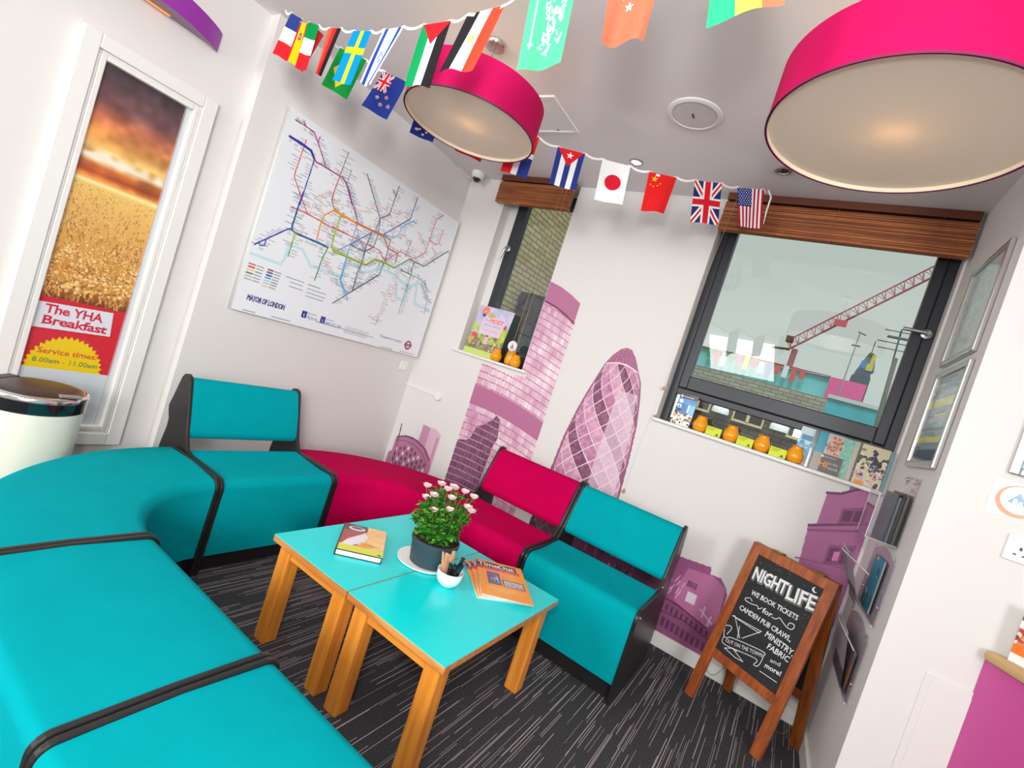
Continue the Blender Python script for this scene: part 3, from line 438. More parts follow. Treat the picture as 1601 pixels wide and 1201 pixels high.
art_mesh('printed_canvas', A, plane_fn((.045, -1.60, 1.134), (0, 1, 0), (0, 0, 1), (-1, 0, 0)), M_print, .043, parent=t)
# --- mural cut-outs on the window wall
PK = (226, 186, 205); PM = (196, 128, 165); PDK = (158, 92, 132); PX = (108, 66, 92)
def decal(name, art, x0, z0, label, off=.0015):
    o = art_mesh(name, art, plane_fn((x0, -off, z0), (1, 0, 0), (0, 0, 1), (0, 1, 0)), M_vinyl); return tag(o, label, 'wall decal')
# tower
x0, z0 = .66, .082; A = Art(.69, 1.93, .004)
U, V = A.X + x0, A.Y + z0; cv = -.2325 * (U - .68) ** 2 - (V - 1.168) * .12 * (U - .68)
roof = np.interp(U, [.66, .85, 1.03, 1.137, 1.231, 1.317, 1.35], [2.0, 2.0, 1.987, 1.96, 1.921, 1.875, 1.85]); ins = (U > .672) & (U < 1.318 + .012 * (1.9 - V)) & (V < roof)
zf = V - cv; flo = np.floor(zf / .052); uu = np.floor(U / .03); hs = np.abs(np.sin(flo * 12.9898 + uu * 78.233)) ; hs = hs * 43.7 % 1
col = np.array(PK)[None, None] + (hs[..., None] - .5) * np.array((22, 40, 30)); n1 = vnoise(A.nx, A.ny, 7, 18, 8); col += (n1[..., None] - .45) * np.array((30, 66, 46))
lineh = (zf / .052 % 1) < .13; linev = (U / .03 % 1) < .10
col = np.where(lineh[..., None], np.array((190, 112, 150)), col); col = np.where(linev[..., None], col * .88, col)
for za, zb_ in ((1.168 - .085, 1.168 - .235), ):
    bd = (zf < 1.155 - .068) & (zf > 1.155 - .22); col = np.where(bd[..., None], np.array((170, 96, 136)) + (np.abs(np.sin(U * 190))[..., None]) * 22, col)
bd = V > roof - .148; col = np.where(bd[..., None], np.array((172, 100, 138)) + (np.abs(np.sin(U * 200))[..., None]) * 22, col); col = np.where(((V > roof - .155) & (V < roof - .138))[..., None], np.array((130, 70, 100)), col)
A.a[:] = np.clip(col, 0, 255); A.m[:] = ins
keep = A.m.copy(); A2 = Art(.69, 1.93, .004); A2.m[:] = True
A2.poly([(p[0] - x0, p[1] - z0) for p in [(.66, .63), (.70, .65), (.75, .66), (.785, .70), (.80, .79), (.86, .82), (.92, .88), (.947, .921), (.985, .905), (1.014, .771), (.99, .66), (.97, .082), (.66, .082)]], (255, 255, 255)); dk = A2.a[..., 0] > 128
wnd = ((zf / .052 % 1) > .16) & ((U / .018 % 1) > .3); dcol = np.where(wnd[..., None], np.array(PX) + (hs[..., None] - .5) * 40, np.array((150, 100, 128))); dcol = np.where(lineh[..., None], np.array((205, 140, 172)), dcol)
A.a[:] = np.where(dk[..., None], dcol, A.a); A.m[:] = keep
A.m &= ~((U > .36) & (U < 1.08) & (V > 1.26) & (V < 1.30)) & ~((U < 1.032) & (V > 1.26))
decal('tower_wall_decal', A, x0, z0, 'pink print of tall curved-top office tower on wall below small window')
# gherkin
G = DATA['gher']; x0, z0 = 1.45, .082; A = Art(.60, 1.60, .004); A.poly([(p[0] - x0, p[1] - z0) for p in [(1.45, .082)] + G + [(2.03, .082)]], PK); keep = A.m.copy()
U, V = A.X + x0, A.Y + z0; zl = [p[1] for p in G[:10]]; xl = np.interp(V, zl, [p[0] for p in G[:10]]); gr = G[9:][::-1]; xr = np.interp(V, [p[1] for p in gr], [p[0] for p in gr])
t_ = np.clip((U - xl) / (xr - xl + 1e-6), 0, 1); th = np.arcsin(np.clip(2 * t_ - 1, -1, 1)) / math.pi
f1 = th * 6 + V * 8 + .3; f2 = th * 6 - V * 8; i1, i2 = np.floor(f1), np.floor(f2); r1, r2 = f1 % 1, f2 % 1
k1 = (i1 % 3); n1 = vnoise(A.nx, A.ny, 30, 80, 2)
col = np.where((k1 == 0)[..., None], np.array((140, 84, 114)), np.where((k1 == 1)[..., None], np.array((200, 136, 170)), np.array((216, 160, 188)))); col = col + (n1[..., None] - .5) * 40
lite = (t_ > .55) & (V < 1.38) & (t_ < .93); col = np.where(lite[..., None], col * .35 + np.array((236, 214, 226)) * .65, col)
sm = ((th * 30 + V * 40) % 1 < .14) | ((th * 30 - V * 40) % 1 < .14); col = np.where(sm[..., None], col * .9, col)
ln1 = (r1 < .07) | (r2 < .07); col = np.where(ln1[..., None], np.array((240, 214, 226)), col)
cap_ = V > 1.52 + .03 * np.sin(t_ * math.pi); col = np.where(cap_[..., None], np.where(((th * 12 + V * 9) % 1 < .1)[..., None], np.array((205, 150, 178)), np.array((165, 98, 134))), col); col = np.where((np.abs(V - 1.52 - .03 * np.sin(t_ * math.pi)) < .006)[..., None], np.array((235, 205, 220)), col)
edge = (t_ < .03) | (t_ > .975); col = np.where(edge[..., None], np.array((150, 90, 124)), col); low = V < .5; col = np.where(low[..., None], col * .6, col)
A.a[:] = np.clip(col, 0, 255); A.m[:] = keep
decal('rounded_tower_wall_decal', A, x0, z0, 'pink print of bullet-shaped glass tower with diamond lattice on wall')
# round corner building + slab
x0, z0 = .02, .082; A = Art(.54, .56, .004)
A.poly([(q[0] - x0, q[1] - z0) for q in [(.30, .3), (.305, .60), (.33, .632), (.375, .63), (.44, .638), (.505, .607), (.506, .30)]], (222, 180, 202))
for k in range(7): A.rect(.285 + k * .012, .2, .291 + k * .012, .55, (170, 104, 142)); 
A.rect(.455, .2, .462, .5, (180, 118, 152)); A.rect(.47, .2, .476, .5, (180, 118, 152))
A.poly([(q[0] - x0, q[1] - z0) for q in [(.03, .082), (.03, .30), (.06, .32), (.062, .43), (.09, .458), (.16, .487), (.22, .498), (.32, .49), (.41, .455), (.47, .40), (.50, .34), (.50, .082)]], (186, 120, 154))
A.line([(.05, .36), (.14, .40), (.25, .405), (.36, .375), (.45, .30)], .012, (110, 66, 92)); A.line([(.05, .33), (.14, .36), (.25, .365), (.35, .335), (.44, .26)], .006, (120, 72, 98))
for r in range(6):
    for c in range(9): xx = .07 + c * .042; zz = .335 - r * .045 - .012 * abs(c - 3.5) ** 1.2 ; A.rect(xx, zz - .03, xx + .02, zz, (120, 74, 102) if (r + c) % 3 else (240, 222, 232))
A.line([(.058, .48), (.090, .10)], .008, (90, 54, 76))
decal('corner_building_wall_decal', A, x0, z0, 'small pink print of round-fronted city building beside room corner')
# low bank building behind teal chair
x0, z0 = 1.74, .083; A = Art(1.02, .50, .004)
A.poly([(q[0] - x0, q[1] - z0) for q in [(2.05, .083), (2.05, .5), (2.3, .52), (2.44, .545), (2.635, .566), (2.642, .527), (2.702, .533), (2.738, .494), (2.755, .46), (2.755, .083)]], (158, 84, 132))
A.poly([(q[0] - x0, q[1] - z0) for q in [(1.74, .083), (1.74, .45), (1.85, .40), (1.95, .46), (2.05, .42), (2.1, .48), (2.44, .42), (2.46, .083)]], (92, 44, 74))
A.poly([(q[0] - x0, q[1] - z0) for q in [(2.5, .40), (2.523, .506), (2.66, .524), (2.735, .494), (2.755, .30), (2.70, .22), (2.5, .30)]], (198, 116, 164))
for k in range(4): A.rect(.805 + k * .014, .325, .814 + k * .014, .36, (110, 60, 92))
A.rect(.82, .24, .875, .30, (240, 224, 236)); A.poly([(.72, .195), (.80, .20), (.97, .155), (1.01, .12), (1.01, 0), (.72, 0)], (150, 80, 124)); A.line([(.72, .2), (.80, .195), (.97, .155)], .008, (90, 44, 74)); A.line([(.72, .12), (.85, .13), (1.0, .10)], .006, (90, 44, 74))
for k in range(9): A.rect(.735 + k * .03, .135 - k * .003, .747 + k * .03, .175 - k * .004, (96, 46, 80)); A.rect(.735 + k * .03, .04 - k * .002, .752 + k * .03, .095 - k * .003, (104, 52, 88))
for k in range(14): zz = .28 + .05 * math.sin(k); A.line([(.68 + k * .008, zz), (.70 + k * .007, zz + .035)], .004, (236, 200, 222))
for k in range(70):
    xx = random.Random(k).random() * .7; zz = random.Random(k + 99).random() * .3 + .03; A.rect(xx, zz, xx + .014, zz + .04, random.Random(k * 3).choice([(60, 26, 48), (128, 68, 104), (170, 100, 140), (40, 18, 32)]))
for a_, b_ in (((.93, .26), (.93, .20)), ((.91, .235), (.99, .19)), ((.975, .225), (.97, .17))): A.line([a_, b_], .007, (240, 205, 228))
decal('bank_building_wall_decal', A, x0, z0, 'purple print of old bank buildings low on wall behind teal chair', .003)
# right stone building
x0, z0 = 2.985, .55; A = Art(.262, .712, .004)
RB = [(3.119, 1.262), (3.119, 1.236), (3.09, 1.215), (3.036, 1.196), (3.036, 1.02), (3.006, .999), (3.02, .79), (3.0, .55), (3.247, .55), (3.247, 1.262)]
A.poly([(q[0] - x0, q[1] - z0) for q in RB], (176, 106, 152)); 
def rb(pts, c, w_=None):
    q = [(a - x0, b - z0) for a, b in pts]; A.line(q, w_, c) if w_ else A.poly(q, c)
rb([(3.036, 1.19), (3.09, 1.207), (3.16, 1.262)], (112, 60, 94), .012); rb([(3.006, .995), (3.247, 1.03 + .08)], (112, 60, 94), .012); rb([(3.01, .97), (3.247, 1.07)], (140, 80, 120), .010); rb([(3.0, .81), (3.247, .86)], (150, 86, 128), .006)
rb([(3.12, 1.055), (3.12, 1.14), (3.225, 1.19), (3.225, 1.10)], (140, 82, 122)); rb([(3.13, 1.07), (3.13, 1.13), (3.165, 1.145), (3.165, 1.085)], (104, 58, 90)); rb([(3.175, 1.09), (3.175, 1.15), (3.215, 1.17), (3.215, 1.105)], (104, 58, 90))
rb([(3.118, .83), (3.118, .935), (3.228, .985), (3.228, .878)], (142, 84, 124)); rb([(3.128, .85), (3.128, .925), (3.165, .94), (3.165, .868)], (112, 62, 96)); rb([(3.18, .87), (3.18, .945), (3.215, .96), (3.215, .885)], (112, 62, 96)); rb([(3.148, .865), (3.148, .915), (3.172, .925), (3.172, .875)], (226, 130, 190))
for k in range(9): rb([(3.04, .60 + k * .065), (3.247, .64 + k * .066)], (168, 98, 144), .002)
A.a[:] = np.clip(A.a, 0, 255)
decal('stone_building_wall_decal', A, x0, z0, 'pink print of stone building with windows under right end of large window')
# ============================================================= SEATING
def arc(cx, cz, r, a0, a1, n): return [(cx + r * math.cos(math.radians(a0 + (a1 - a0) * k / n)), cz + r * math.sin(math.radians(a0 + (a1 - a0) * k / n))) for k in range(n + 1)]
SEATH = .447
def seat_prof(depth, nose=.045, back=.03, crown=.004):
    p = [(.012, .085)] + arc(nose + .004, SEATH - nose - .006, nose, 180, 95, 7) + [(.12, SEATH - .002), (depth * .5, SEATH + crown), (depth - .08, SEATH)] + arc(depth - back - .004, SEATH - back - .002, back, 85, 0, 6) + [(depth - .012, .085)]
    return p
def backed_prof():
    return [(.012, .085)] + arc(.049, SEATH - .052, .045, 180, 95, 7) + [(.12, .438), (.22, .443), (.345, .452)] + arc(.355, .44, .016, 80, -80, 5) + [(.30, .40), (.30, .085)]
def back_prof():
    # padded back rest, leaning backwards
    f0, f1 = np.array((.392, .507)), np.array((.503, .782)); d = (f1 - f0) / np.linalg.norm(f1 - f0); n = np.array((d[1], -d[0])); n = -n if n[0] > 0 else n
    L_ = np.linalg.norm(f1 - f0); pts = []
    for a, b in [(0, -.028), (.006, -.006), (.03, .006), (L_ * .5, .012), (L_ - .03, .006), (L_ - .006, -.006), (L_ + .003, -.03), (L_ - .02, -.048), (.02, -.046)]:
        pts.append(tuple(f0 + d * a + n * b))
    return pts
PANEL_BACK = [(0, 0), (-.004, .36)] + arc(.046, .40, .052, 180, 97, 5) + [(.30, .452), (.345, .462), (.385, .52), (.488, .765), (.502, .782), (.525, .790), (.555, .783), (.574, .762), (.602, .665), (.622, .60), (.612, .575), (.588, .54), (.585, .50), (.604, .40), (.61, .0)]
def flat_panel(depth):
    return [(0, 0), (-.004, .36)] + arc(.046, SEATH - .045, .050, 180, 97, 6) + [(depth * .5, SEATH + .008)] + arc(depth - .036, SEATH - .032, .036, 83, 0, 5) + [(depth, 0)]
def fr(P, d): return (P, d)
def side_panel(parent, pos, d, tvec, th, prof, mat_=None, name='side_panel', label=None):
    m = MB(); pos = np.array(pos, float); tvec = np.array(tvec, float)
    m.sweep(prof, [(pos, d), (pos + tvec * th, d)]); o = m.build(name, mat_ or M_blk, parent, bevel=.004)
    return o
PT = .018
def straight(label, p0, p1, d, fabric, backed, cat='sofa', depth=.47, caps=False, name='modular_seat'):
    """p0,p1 = nose line ends on the floor, d = direction to the back"""
    p0, p1, d = (np.array(q + (0,), float) for q in (p0, p1, d)); t = (p1 - p0); L_ = np.linalg.norm(t); t /= L_
    c = (p0 + p1) / 2 + d * .25
    r = thing(name, tuple(c), label, cat, 'modular seats around the tables')
    pf = backed_prof() if backed else seat_prof(depth); n = 6
    m = MB(); m.sweep(pf, [(p0 + t * (PT + (L_ - 2 * PT) * k / n), d) for k in range(n + 1)]); m.build('seat', fabric, r, 50)
    if backed:
        m = MB(); m.sweep(back_prof(), [(p0 + t * (PT + (L_ - 2 * PT) * k / n), d) for k in range(n + 1)]); m.build('backrest', fabric, r, 50)
        pp = PANEL_BACK
    else: pp = flat_panel(depth)
    side_panel(r, p0, d, t, PT - .001, pp); side_panel(r, p1 - t * (PT - .001), d, t, PT - .001, pp)
    m = MB(); dd = .42 if not backed else .5; m.sweep([(.045, .0), (.045, .10), (dd, .10), (dd, 0)], [(p0 + t * PT, d), (p1 - t * PT, d)]); m.build('plinth', M_blk, r)
    if caps:
        for a, z in ((.372, .478), (.035, .412)):
            q = p1 + d * a; m = MB(); m.lathe((q[0], q[1], z), [(.010, 0), (.010, .004), (.006, .006)], 14, ax=tuple(t)); m.build('bolt_cap', M_chrome, r, 40)
    return r
def curved(label, c, a0, a1, rin, fabric, depth=.46):
    c = np.array(c + (0,), float)
    r = thing('curved_seat', tuple(c + np.array((math.cos(math.radians((a0 + a1) / 2)), math.sin(math.radians((a0 + a1) / 2)), 0)) * (rin + .2)), label, 'sofa', 'modular seats around the tables')
    pf = seat_prof(depth); n = 28; da = math.degrees(PT / (rin + .2)) ; fs = []
    for k in range(n + 1):
        a = math.radians(a0 + da + (a1 - a0 - 2 * da) * k / n); d = np.array((math.cos(a), math.sin(a), 0)); fs.append((c + d * rin, d))
    m = MB(); m.sweep(pf, fs); m.build('seat', fabric, r, 50)
    m = MB(); m.sweep([(.045, 0), (.045, .10), (depth - .05, .10), (depth - .05, 0)], fs); m.build('plinth', M_blk, r)
    for a, s in ((a0, 1), (a1, -1)):
        a = math.radians(a); d = np.array((math.cos(a), math.sin(a), 0)); tt = np.array((-math.sin(a), math.cos(a), 0)) * s
        side_panel(r, c + d * rin, d, tt, PT - .001, flat_panel(depth))
    return r
straight('teal seat with backrest against left wall, under the map', (.853, -1.858), (.853, -1.238), (-1, 0), M_teal, True)
straight('magenta seat with backrest against the mural wall', (1.252, -.838), (1.868, -.838), (0, 1), M_mag, True)
straight('teal seat with backrest at the right end of the row, beside chalkboard', (1.872, -.838), (2.488, -.838), (0, 1), M_teal, True, caps=True)
curved('magenta backless curved corner seat behind the tables', (1.250, -1.236), 90, 180, .397, M_mag)
curved('teal backless curved seat in front of white bin', (1.250, -1.860), 180, 270, .397, M_teal)
straight('teal backless bench section next to the curved seat, in left foreground', (1.252, -2.257), (1.934, -2.257), (0, -1), M_teal, False)
straight('teal backless bench section nearest the camera, cut off by bottom edge', (1.938, -2.257), (2.62, -2.257), (0, -1), M_teal, False)
# ============================================================= TABLES
def table(label, x0, x1):
    y0, y1, zt = -1.880, -1.085, .42; t = thing('coffee_table', ((x0 + x1) / 2, (y0 + y1) / 2, 0), label, 'table', 'pair of coffee tables pushed together')
    MB().box((x0, y0, zt - .027), (x1, y1, zt - .0015)).build('table_top', M_ply, t, bevel=.003)
    MB().box((x0 + .0008, y0 + .0008, zt - .003), (x1 - .0008, y1 - .0008, zt)).build('laminate_surface', M_turq, t)
    i = .024; w_ = .062
    for lx in (x0 + i, x1 - i - w_):
        for ly in (y0 + i, y1 - i - w_): MB().box((lx, ly, 0), (lx + w_, ly + w_, zt - .027)).build('leg', M_oak, t, bevel=.006)
    for ly in (y0 + i + .012, y1 - i - .034): MB().box((x0 + i + w_, ly, .345), (x1 - i - w_, ly + .022, zt - .027)).build('apron', M_oakx, t, bevel=.002)
    for lx in (x0 + i + .012, x1 - i - .034): MB().box((lx, y0 + i + w_, .345), (lx + .022, y1 - i - w_, zt - .027)).build('apron', M_oaky, t, bevel=.002)
table('turquoise coffee table with beech legs under the green brochure, farther from camera', 1.312, 1.751)
table('turquoise coffee table with beech legs holding orange magazines, nearer chalkboard', 1.757, 2.200)
ZT = .4205
# book on the table
t = thing('brochure_book', (1.477, -1.57, ZT), 'hardback guide with orange and lime cover lying on turquoise table', 'book')
BO = np.array((1.527, -1.764, 0)); BE = np.array((1.659, -1.640, 0)) - BO; bw = np.linalg.norm(BE); BE /= bw; BF = np.array((-BE[1], BE[0], 0)); bh = .262
# cover corners: near-left (BO), near-right; far edge offset along BF
m = MB(); m.obox(BO + np.array((0, 0, ZT)), BE, BF, (0, 0, 1), (.0, .0, .0), (bw, bh, .003)); m.obox(BO + np.array((0, 0, ZT)), BE, BF, (0, 0, 1), (-.003, 0, 0), (.001, bh, .024)); m.build('cover_board', M_blk, t)
MB().obox(BO + np.array((0, 0, ZT)), BE, BF, (0, 0, 1), (.003, .003, .003), (bw - .005, bh - .004, .021)).build('pages', mat('paper_pages', (245, 243, 238), .8, var=.03, scale=200), t)
A = Art(bw, bh, .0018, (250, 196, 120)); A.noise(.03, 16, 3)
A.poly([(0, .06), (.07, .06), (.10, .15), (.07, bh), (0, bh)], (176, 70, 60)); A.rect(0, .20, .10, bh, (90, 50, 60)); A.disc(.055, .225, .035, (235, 225, 225), .022); A.disc(.055, .23, .026, (120, 70, 80), .012)
A.poly([(.01, .055), (.05, .055), (.095, .10), (.11, .16), (.09, .19), (.06, .15), (.03, .11)], (240, 228, 238)); A.rect(0, 0, bw, .055, (222, 226, 40)); A.poly([(.06, .055), (.11, .055), (.15, .08), (.11, .10)], (246, 150, 50))
A.text('BREAKFAST', (.085, .085), (bw - .014, .075), .016, (120, 130, 50)); 
for k in range(5): A.line([(.11, .15 + k * .02), (bw - .02, .143 + k * .02)], .003, (232, 150, 130), .7)
A.poly([(.155, .012), (.165, .028), (.178, .012)], (40, 120, 130)); A.rect(0, 0, bw, .0035, (30, 50, 40)); A.rect(0, 0, .004, bh, (30, 50, 60))
BO3 = BO + np.array((0, 0, ZT + .0245)); art_mesh('front_cover', A, plane_fn(BO3, BE, BF, (0, 0, -1)), M_printg, .003, (20, 40, 50), parent=t)
# plant
PX_, PY_ = 1.730, -1.432
tag(MB().lathe((PX_ - .022, PY_ - .004, ZT), [(.092, 0), (.116, .004), (.116, .009), (.09, .007)], 40).build('saucer', M_white, smooth=40), 'white saucer under dark plant pot on turquoise table', 'saucer')
t = thing('potted_rose', (PX_, PY_, ZT + .009), 'pink miniature rose bush in dark grey plastic pot on turquoise table', 'plant')
ZP = ZT + .0085
MB().lathe((PX_, PY_, ZP), [(.084, 0), (.098, .088), (.102, .089), (.103, .105), (.098, .106), (.094, .095), (.080, .01), (.0, .009)], 40, cap=False).build('pot', mat('pot_plastic', (50, 66, 76), .45, var=.05), t, 40)
MB().lathe((PX_, PY_, ZP), [(.0, .092), (.04, .096), (.096, .090)], 30, cap=False).build('soil', mat('soil', (72, 44, 30), .95, var=.35, scale=90, bump=.8, bscale=150), t, 40)
rs = random.Random(21); st = MB(); lf = MB(); stems = []
def leaf(mb, p, az, tilt, l_, w_):
    e = np.array((math.cos(az) * math.cos(tilt), math.sin(az) * math.cos(tilt), math.sin(tilt))); s_ = np.array((-math.sin(az), math.cos(az), 0)); n = np.cross(e, s_); p = np.array(p)
    mb.add([p, p + e * l_ * .35 + s_ * w_ * .5 + n * .003, p + e * l_ * .75 + s_ * w_ * .38, p + e * l_, p + e * l_ * .75 - s_ * w_ * .38, p + e * l_ * .35 - s_ * w_ * .5 + n * .003, p + e * l_ * .5 - n * .002], [(0, 5, 6), (5, 4, 6), (4, 3, 6), (3, 2, 6), (2, 1, 6), (1, 0, 6)], rs.choice((0, 0, 1, 2)))
for k in range(42):
    a = rs.random() * 6.283; r0 = rs.random() ** .6 * .05; r1 = rs.random() ** .5 * .128; hh = rs.uniform(.10, .235) * (1 - .25 * (r1 / .128) ** 2)
    a1 = a + rs.uniform(-.5, .5); b = np.array((PX_ + r0 * math.cos(a), PY_ + r0 * math.sin(a), ZP + .09)); e = np.array((PX_ + r1 * math.cos(a1), PY_ + r1 * math.sin(a1), ZP + .09 + hh)); mid = (b + e) / 2 + np.array((rs.uniform(-.01, .01), rs.uniform(-.01, .01), .01))
    st.tube([b, mid, e], [.0022, .0018, .0012], 5); stems.append(e)
    for q in range(17):
        f = rs.uniform(.05, 1); p = b * (1 - f) ** 2 + 2 * mid * f * (1 - f) + e * f * f; az = rs.random() * 6.283
        p = p + np.array((math.cos(az), math.sin(az), rs.uniform(-.2, .3))) * rs.uniform(.004, .024)
        for s_ in (0, .9, -.9): leaf(lf, p, az + s_, rs.uniform(-.5, .5), rs.uniform(.018, .030), rs.uniform(.012, .019))
st.build('stems', mat('rose_stems', (104, 132, 50), .7), t)
lf.build('foliage', [mat('leaf_green', (52, 128, 30), .5, var=.25, scale=40), mat('leaf_light', (104, 168, 52), .5, var=.25, scale=40), mat('leaf_dark', (30, 90, 30), .5, var=.25, scale=40)], t)
M_pet = mat('pink_petal', (255, 222, 220), .6, var=.08, scale=60)
fl_pos = [(-.095, -.045, .235), (-.052, -.085, .205), (-.045, -.02, .262), (-.01, .02, .262), (.0, -.03, .258), (.045, .03, .262), (.035, -.035, .235), (-.025, -.075, .225), (.095, .03, .26), (.055, -.055, .195), (.008, -.09, .175), (.10, .0, .22), (.11, .02, .205), (-.02, .05, .25)]
for i, (dx, dy, dz) in enumerate(fl_pos):
    p = np.array((PX_ + dx, PY_ + dy, ZP + .055 + dz)); m = MB()
    m.tube([p + np.array((-dx * .25, -dy * .25, -.06)), p], .0012, 5, 1)
    for ring_, (rr, n_, tl) in enumerate(((.023, 5, .75), (.019, 5, 1.05), (.012, 4, 1.35))):
        for q in range(n_):
            az = q * 6.283 / n_ + ring_ * .6 + i; e = np.array((math.cos(az) * math.cos(tl), math.sin(az) * math.cos(tl), math.sin(tl))); s_ = np.array((-math.sin(az), math.cos(az), 0))
            m.add([p, p + e * rr * .6 + s_ * rr * .55, p + e * rr * 1.1 + s_ * rr * .3, p + e * rr * 1.1 - s_ * rr * .3, p + e * rr * .6 - s_ * rr * .55], [(0, 1, 2), (0, 2, 3), (0, 3, 4)])
    m.build('blossom', [M_pet, MATS['rose_stems']], t)
# cup with packets
CX, CY = 1.888, -1.500
t = thing('white_cup', (CX, CY, ZT), 'small white rounded bowl filled with wrapped sticks on turquoise table', 'cup')
MB().lathe((CX, CY, ZT), [(.015, 0), (.028, .003), (.045, .021), (.052, .042), (.053, .064), (.050, .064), (.048, .042), (.040, .022), (.0, .009)], 36, cap=False).build('bowl', mat('white_ceramic', (245, 244, 242), .2, var=.01, coat=.5), t, 50)
pk = mat('black_packet_film', (22, 24, 26), .12, var=.2, coat=.8); pk2 = mat('tan_paper_packet', (214, 164, 128), .7, var=.1)
rs = random.Random(4)
def packet(x, y, ax, ay, h, m_, lbl, grp, nm):
    b = np.array((x, y, ZT + .022)); d = np.array((ax, ay, 1.0)); d /= np.linalg.norm(d); s_ = np.cross(d, (rs.uniform(-1, 1), rs.uniform(-1, 1), 0)); s_ /= np.linalg.norm(s_); n = np.cross(d, s_)
    m = MB()
    m.obox(b, s_, n, d, (-.0075, -.0022, 0), (.0075, .0022, h)); m.obox(b, s_, n, d, (-.008, -.0004, h), (.008, .0004, h + .006)); o = m.build(nm, m_, bevel=.0014)
    tag(o, lbl, 'packet', grp)
for k in range(12):
    a = rs.uniform(-1.5, 1.6); r = rs.uniform(.004, .026); x, y = CX + r * math.cos(a), CY + r * math.sin(a)
    packet(x, y, .30 * math.cos(a), .30 * math.sin(a), rs.uniform(.075, .09), pk, 'shiny black packet standing in right side of white bowl', 'black packets in the bowl', 'black_packet')
for k in range(5):
    a = rs.uniform(2.4, 4.2); r = rs.uniform(.010, .028); x, y = CX + r * math.cos(a), CY + r * math.sin(a)
    packet(x, y, .25 * math.cos(a), .25 * math.sin(a), rs.uniform(.082, .1), pk2, 'tan paper packet standing in left side of white bowl', 'tan packets in the bowl', 'paper_packet')
# magazines
def magazine(o, ex, w_, h_, z, label, i):
    ex = np.array(ex + (0,), float); ex /= np.linalg.norm(ex); ey = np.array((-ex[1], ex[0], 0)); o = np.array(o + (z,), float); ex = ex * w_ / .205; ey = ey * h_ / .262; w_, h_ = .205, .262
    A = Art(w_, h_, .0019, (250, 158, 30)); A.noise(.05, 5, i)
    A.rect(0, h_ - .052, w_ * .86, h_ - .012, (60, 44, 44)); A.text('TimeOut', (.008, h_ - .046), (w_ * .80, h_ - .046), .030, (235, 225, 220), grow=.001); A.rect(0, h_ - .072, w_ * .9, h_ - .052, (214, 40, 40)); A.text('London for Visitors', (.03, h_ - .068), (w_ * .86, h_ - .068), .011, (250, 220, 210))
    A.rect(.038, .085, .092, .175, (50, 52, 70)); A.rect(.043, .09, .088, .170, (90, 100, 170)); A.rect(.10, .085, .19, .135, (50, 50, 60)); A.rect(.104, .090, .186, .130, (190, 180, 190))
    q = random.Random(i)
    for k in range(26): A.rect(.045 + q.random() * .035, .092 + q.random() * .07, .055 + q.random() * .03, .10 + q.random() * .065, q.choice([(200, 210, 240), (60, 110, 80), (60, 70, 160), (170, 70, 120)]))
    for k in range(20): a_, b_ = .107 + q.random() * .07, .092 + q.random() * .03; A.rect(a_, b_, a_ + .006, b_ + .006, q.choice([(230, 220, 210), (110, 120, 100), (150, 130, 150)]))
    A.text('25', (.10, .145), (.135, .145), .035, (230, 110, 60)); A.line([(.03, .06), (.19, .06)], .004, (255, 214, 150)); A.line([(.06, .045), (.17, .045)], .003, (255, 214, 150))
    o_ = art_mesh('magazine', A, plane_fn(o + np.array((0, 0, .006)), ex, ey, (0, 0, -1)), M_printg, .0055, (238, 230, 226)); tag(o_, label, 'magazine', 'orange magazines fanned on the table')
magazine((2.010, -1.452), (.66, .75), .215, .305, ZT, 'orange magazine at the bottom of the fanned pile, mostly covered', 1)
magazine((2.012, -1.447), (.71, .70), .215, .305, ZT + .007, 'orange magazine in the middle of the fanned pile', 2)
magazine((2.015, -1.440), (.76, .65), .218, .318, ZT + .014, 'orange magazine on top of the fanned pile, full cover visible', 3)
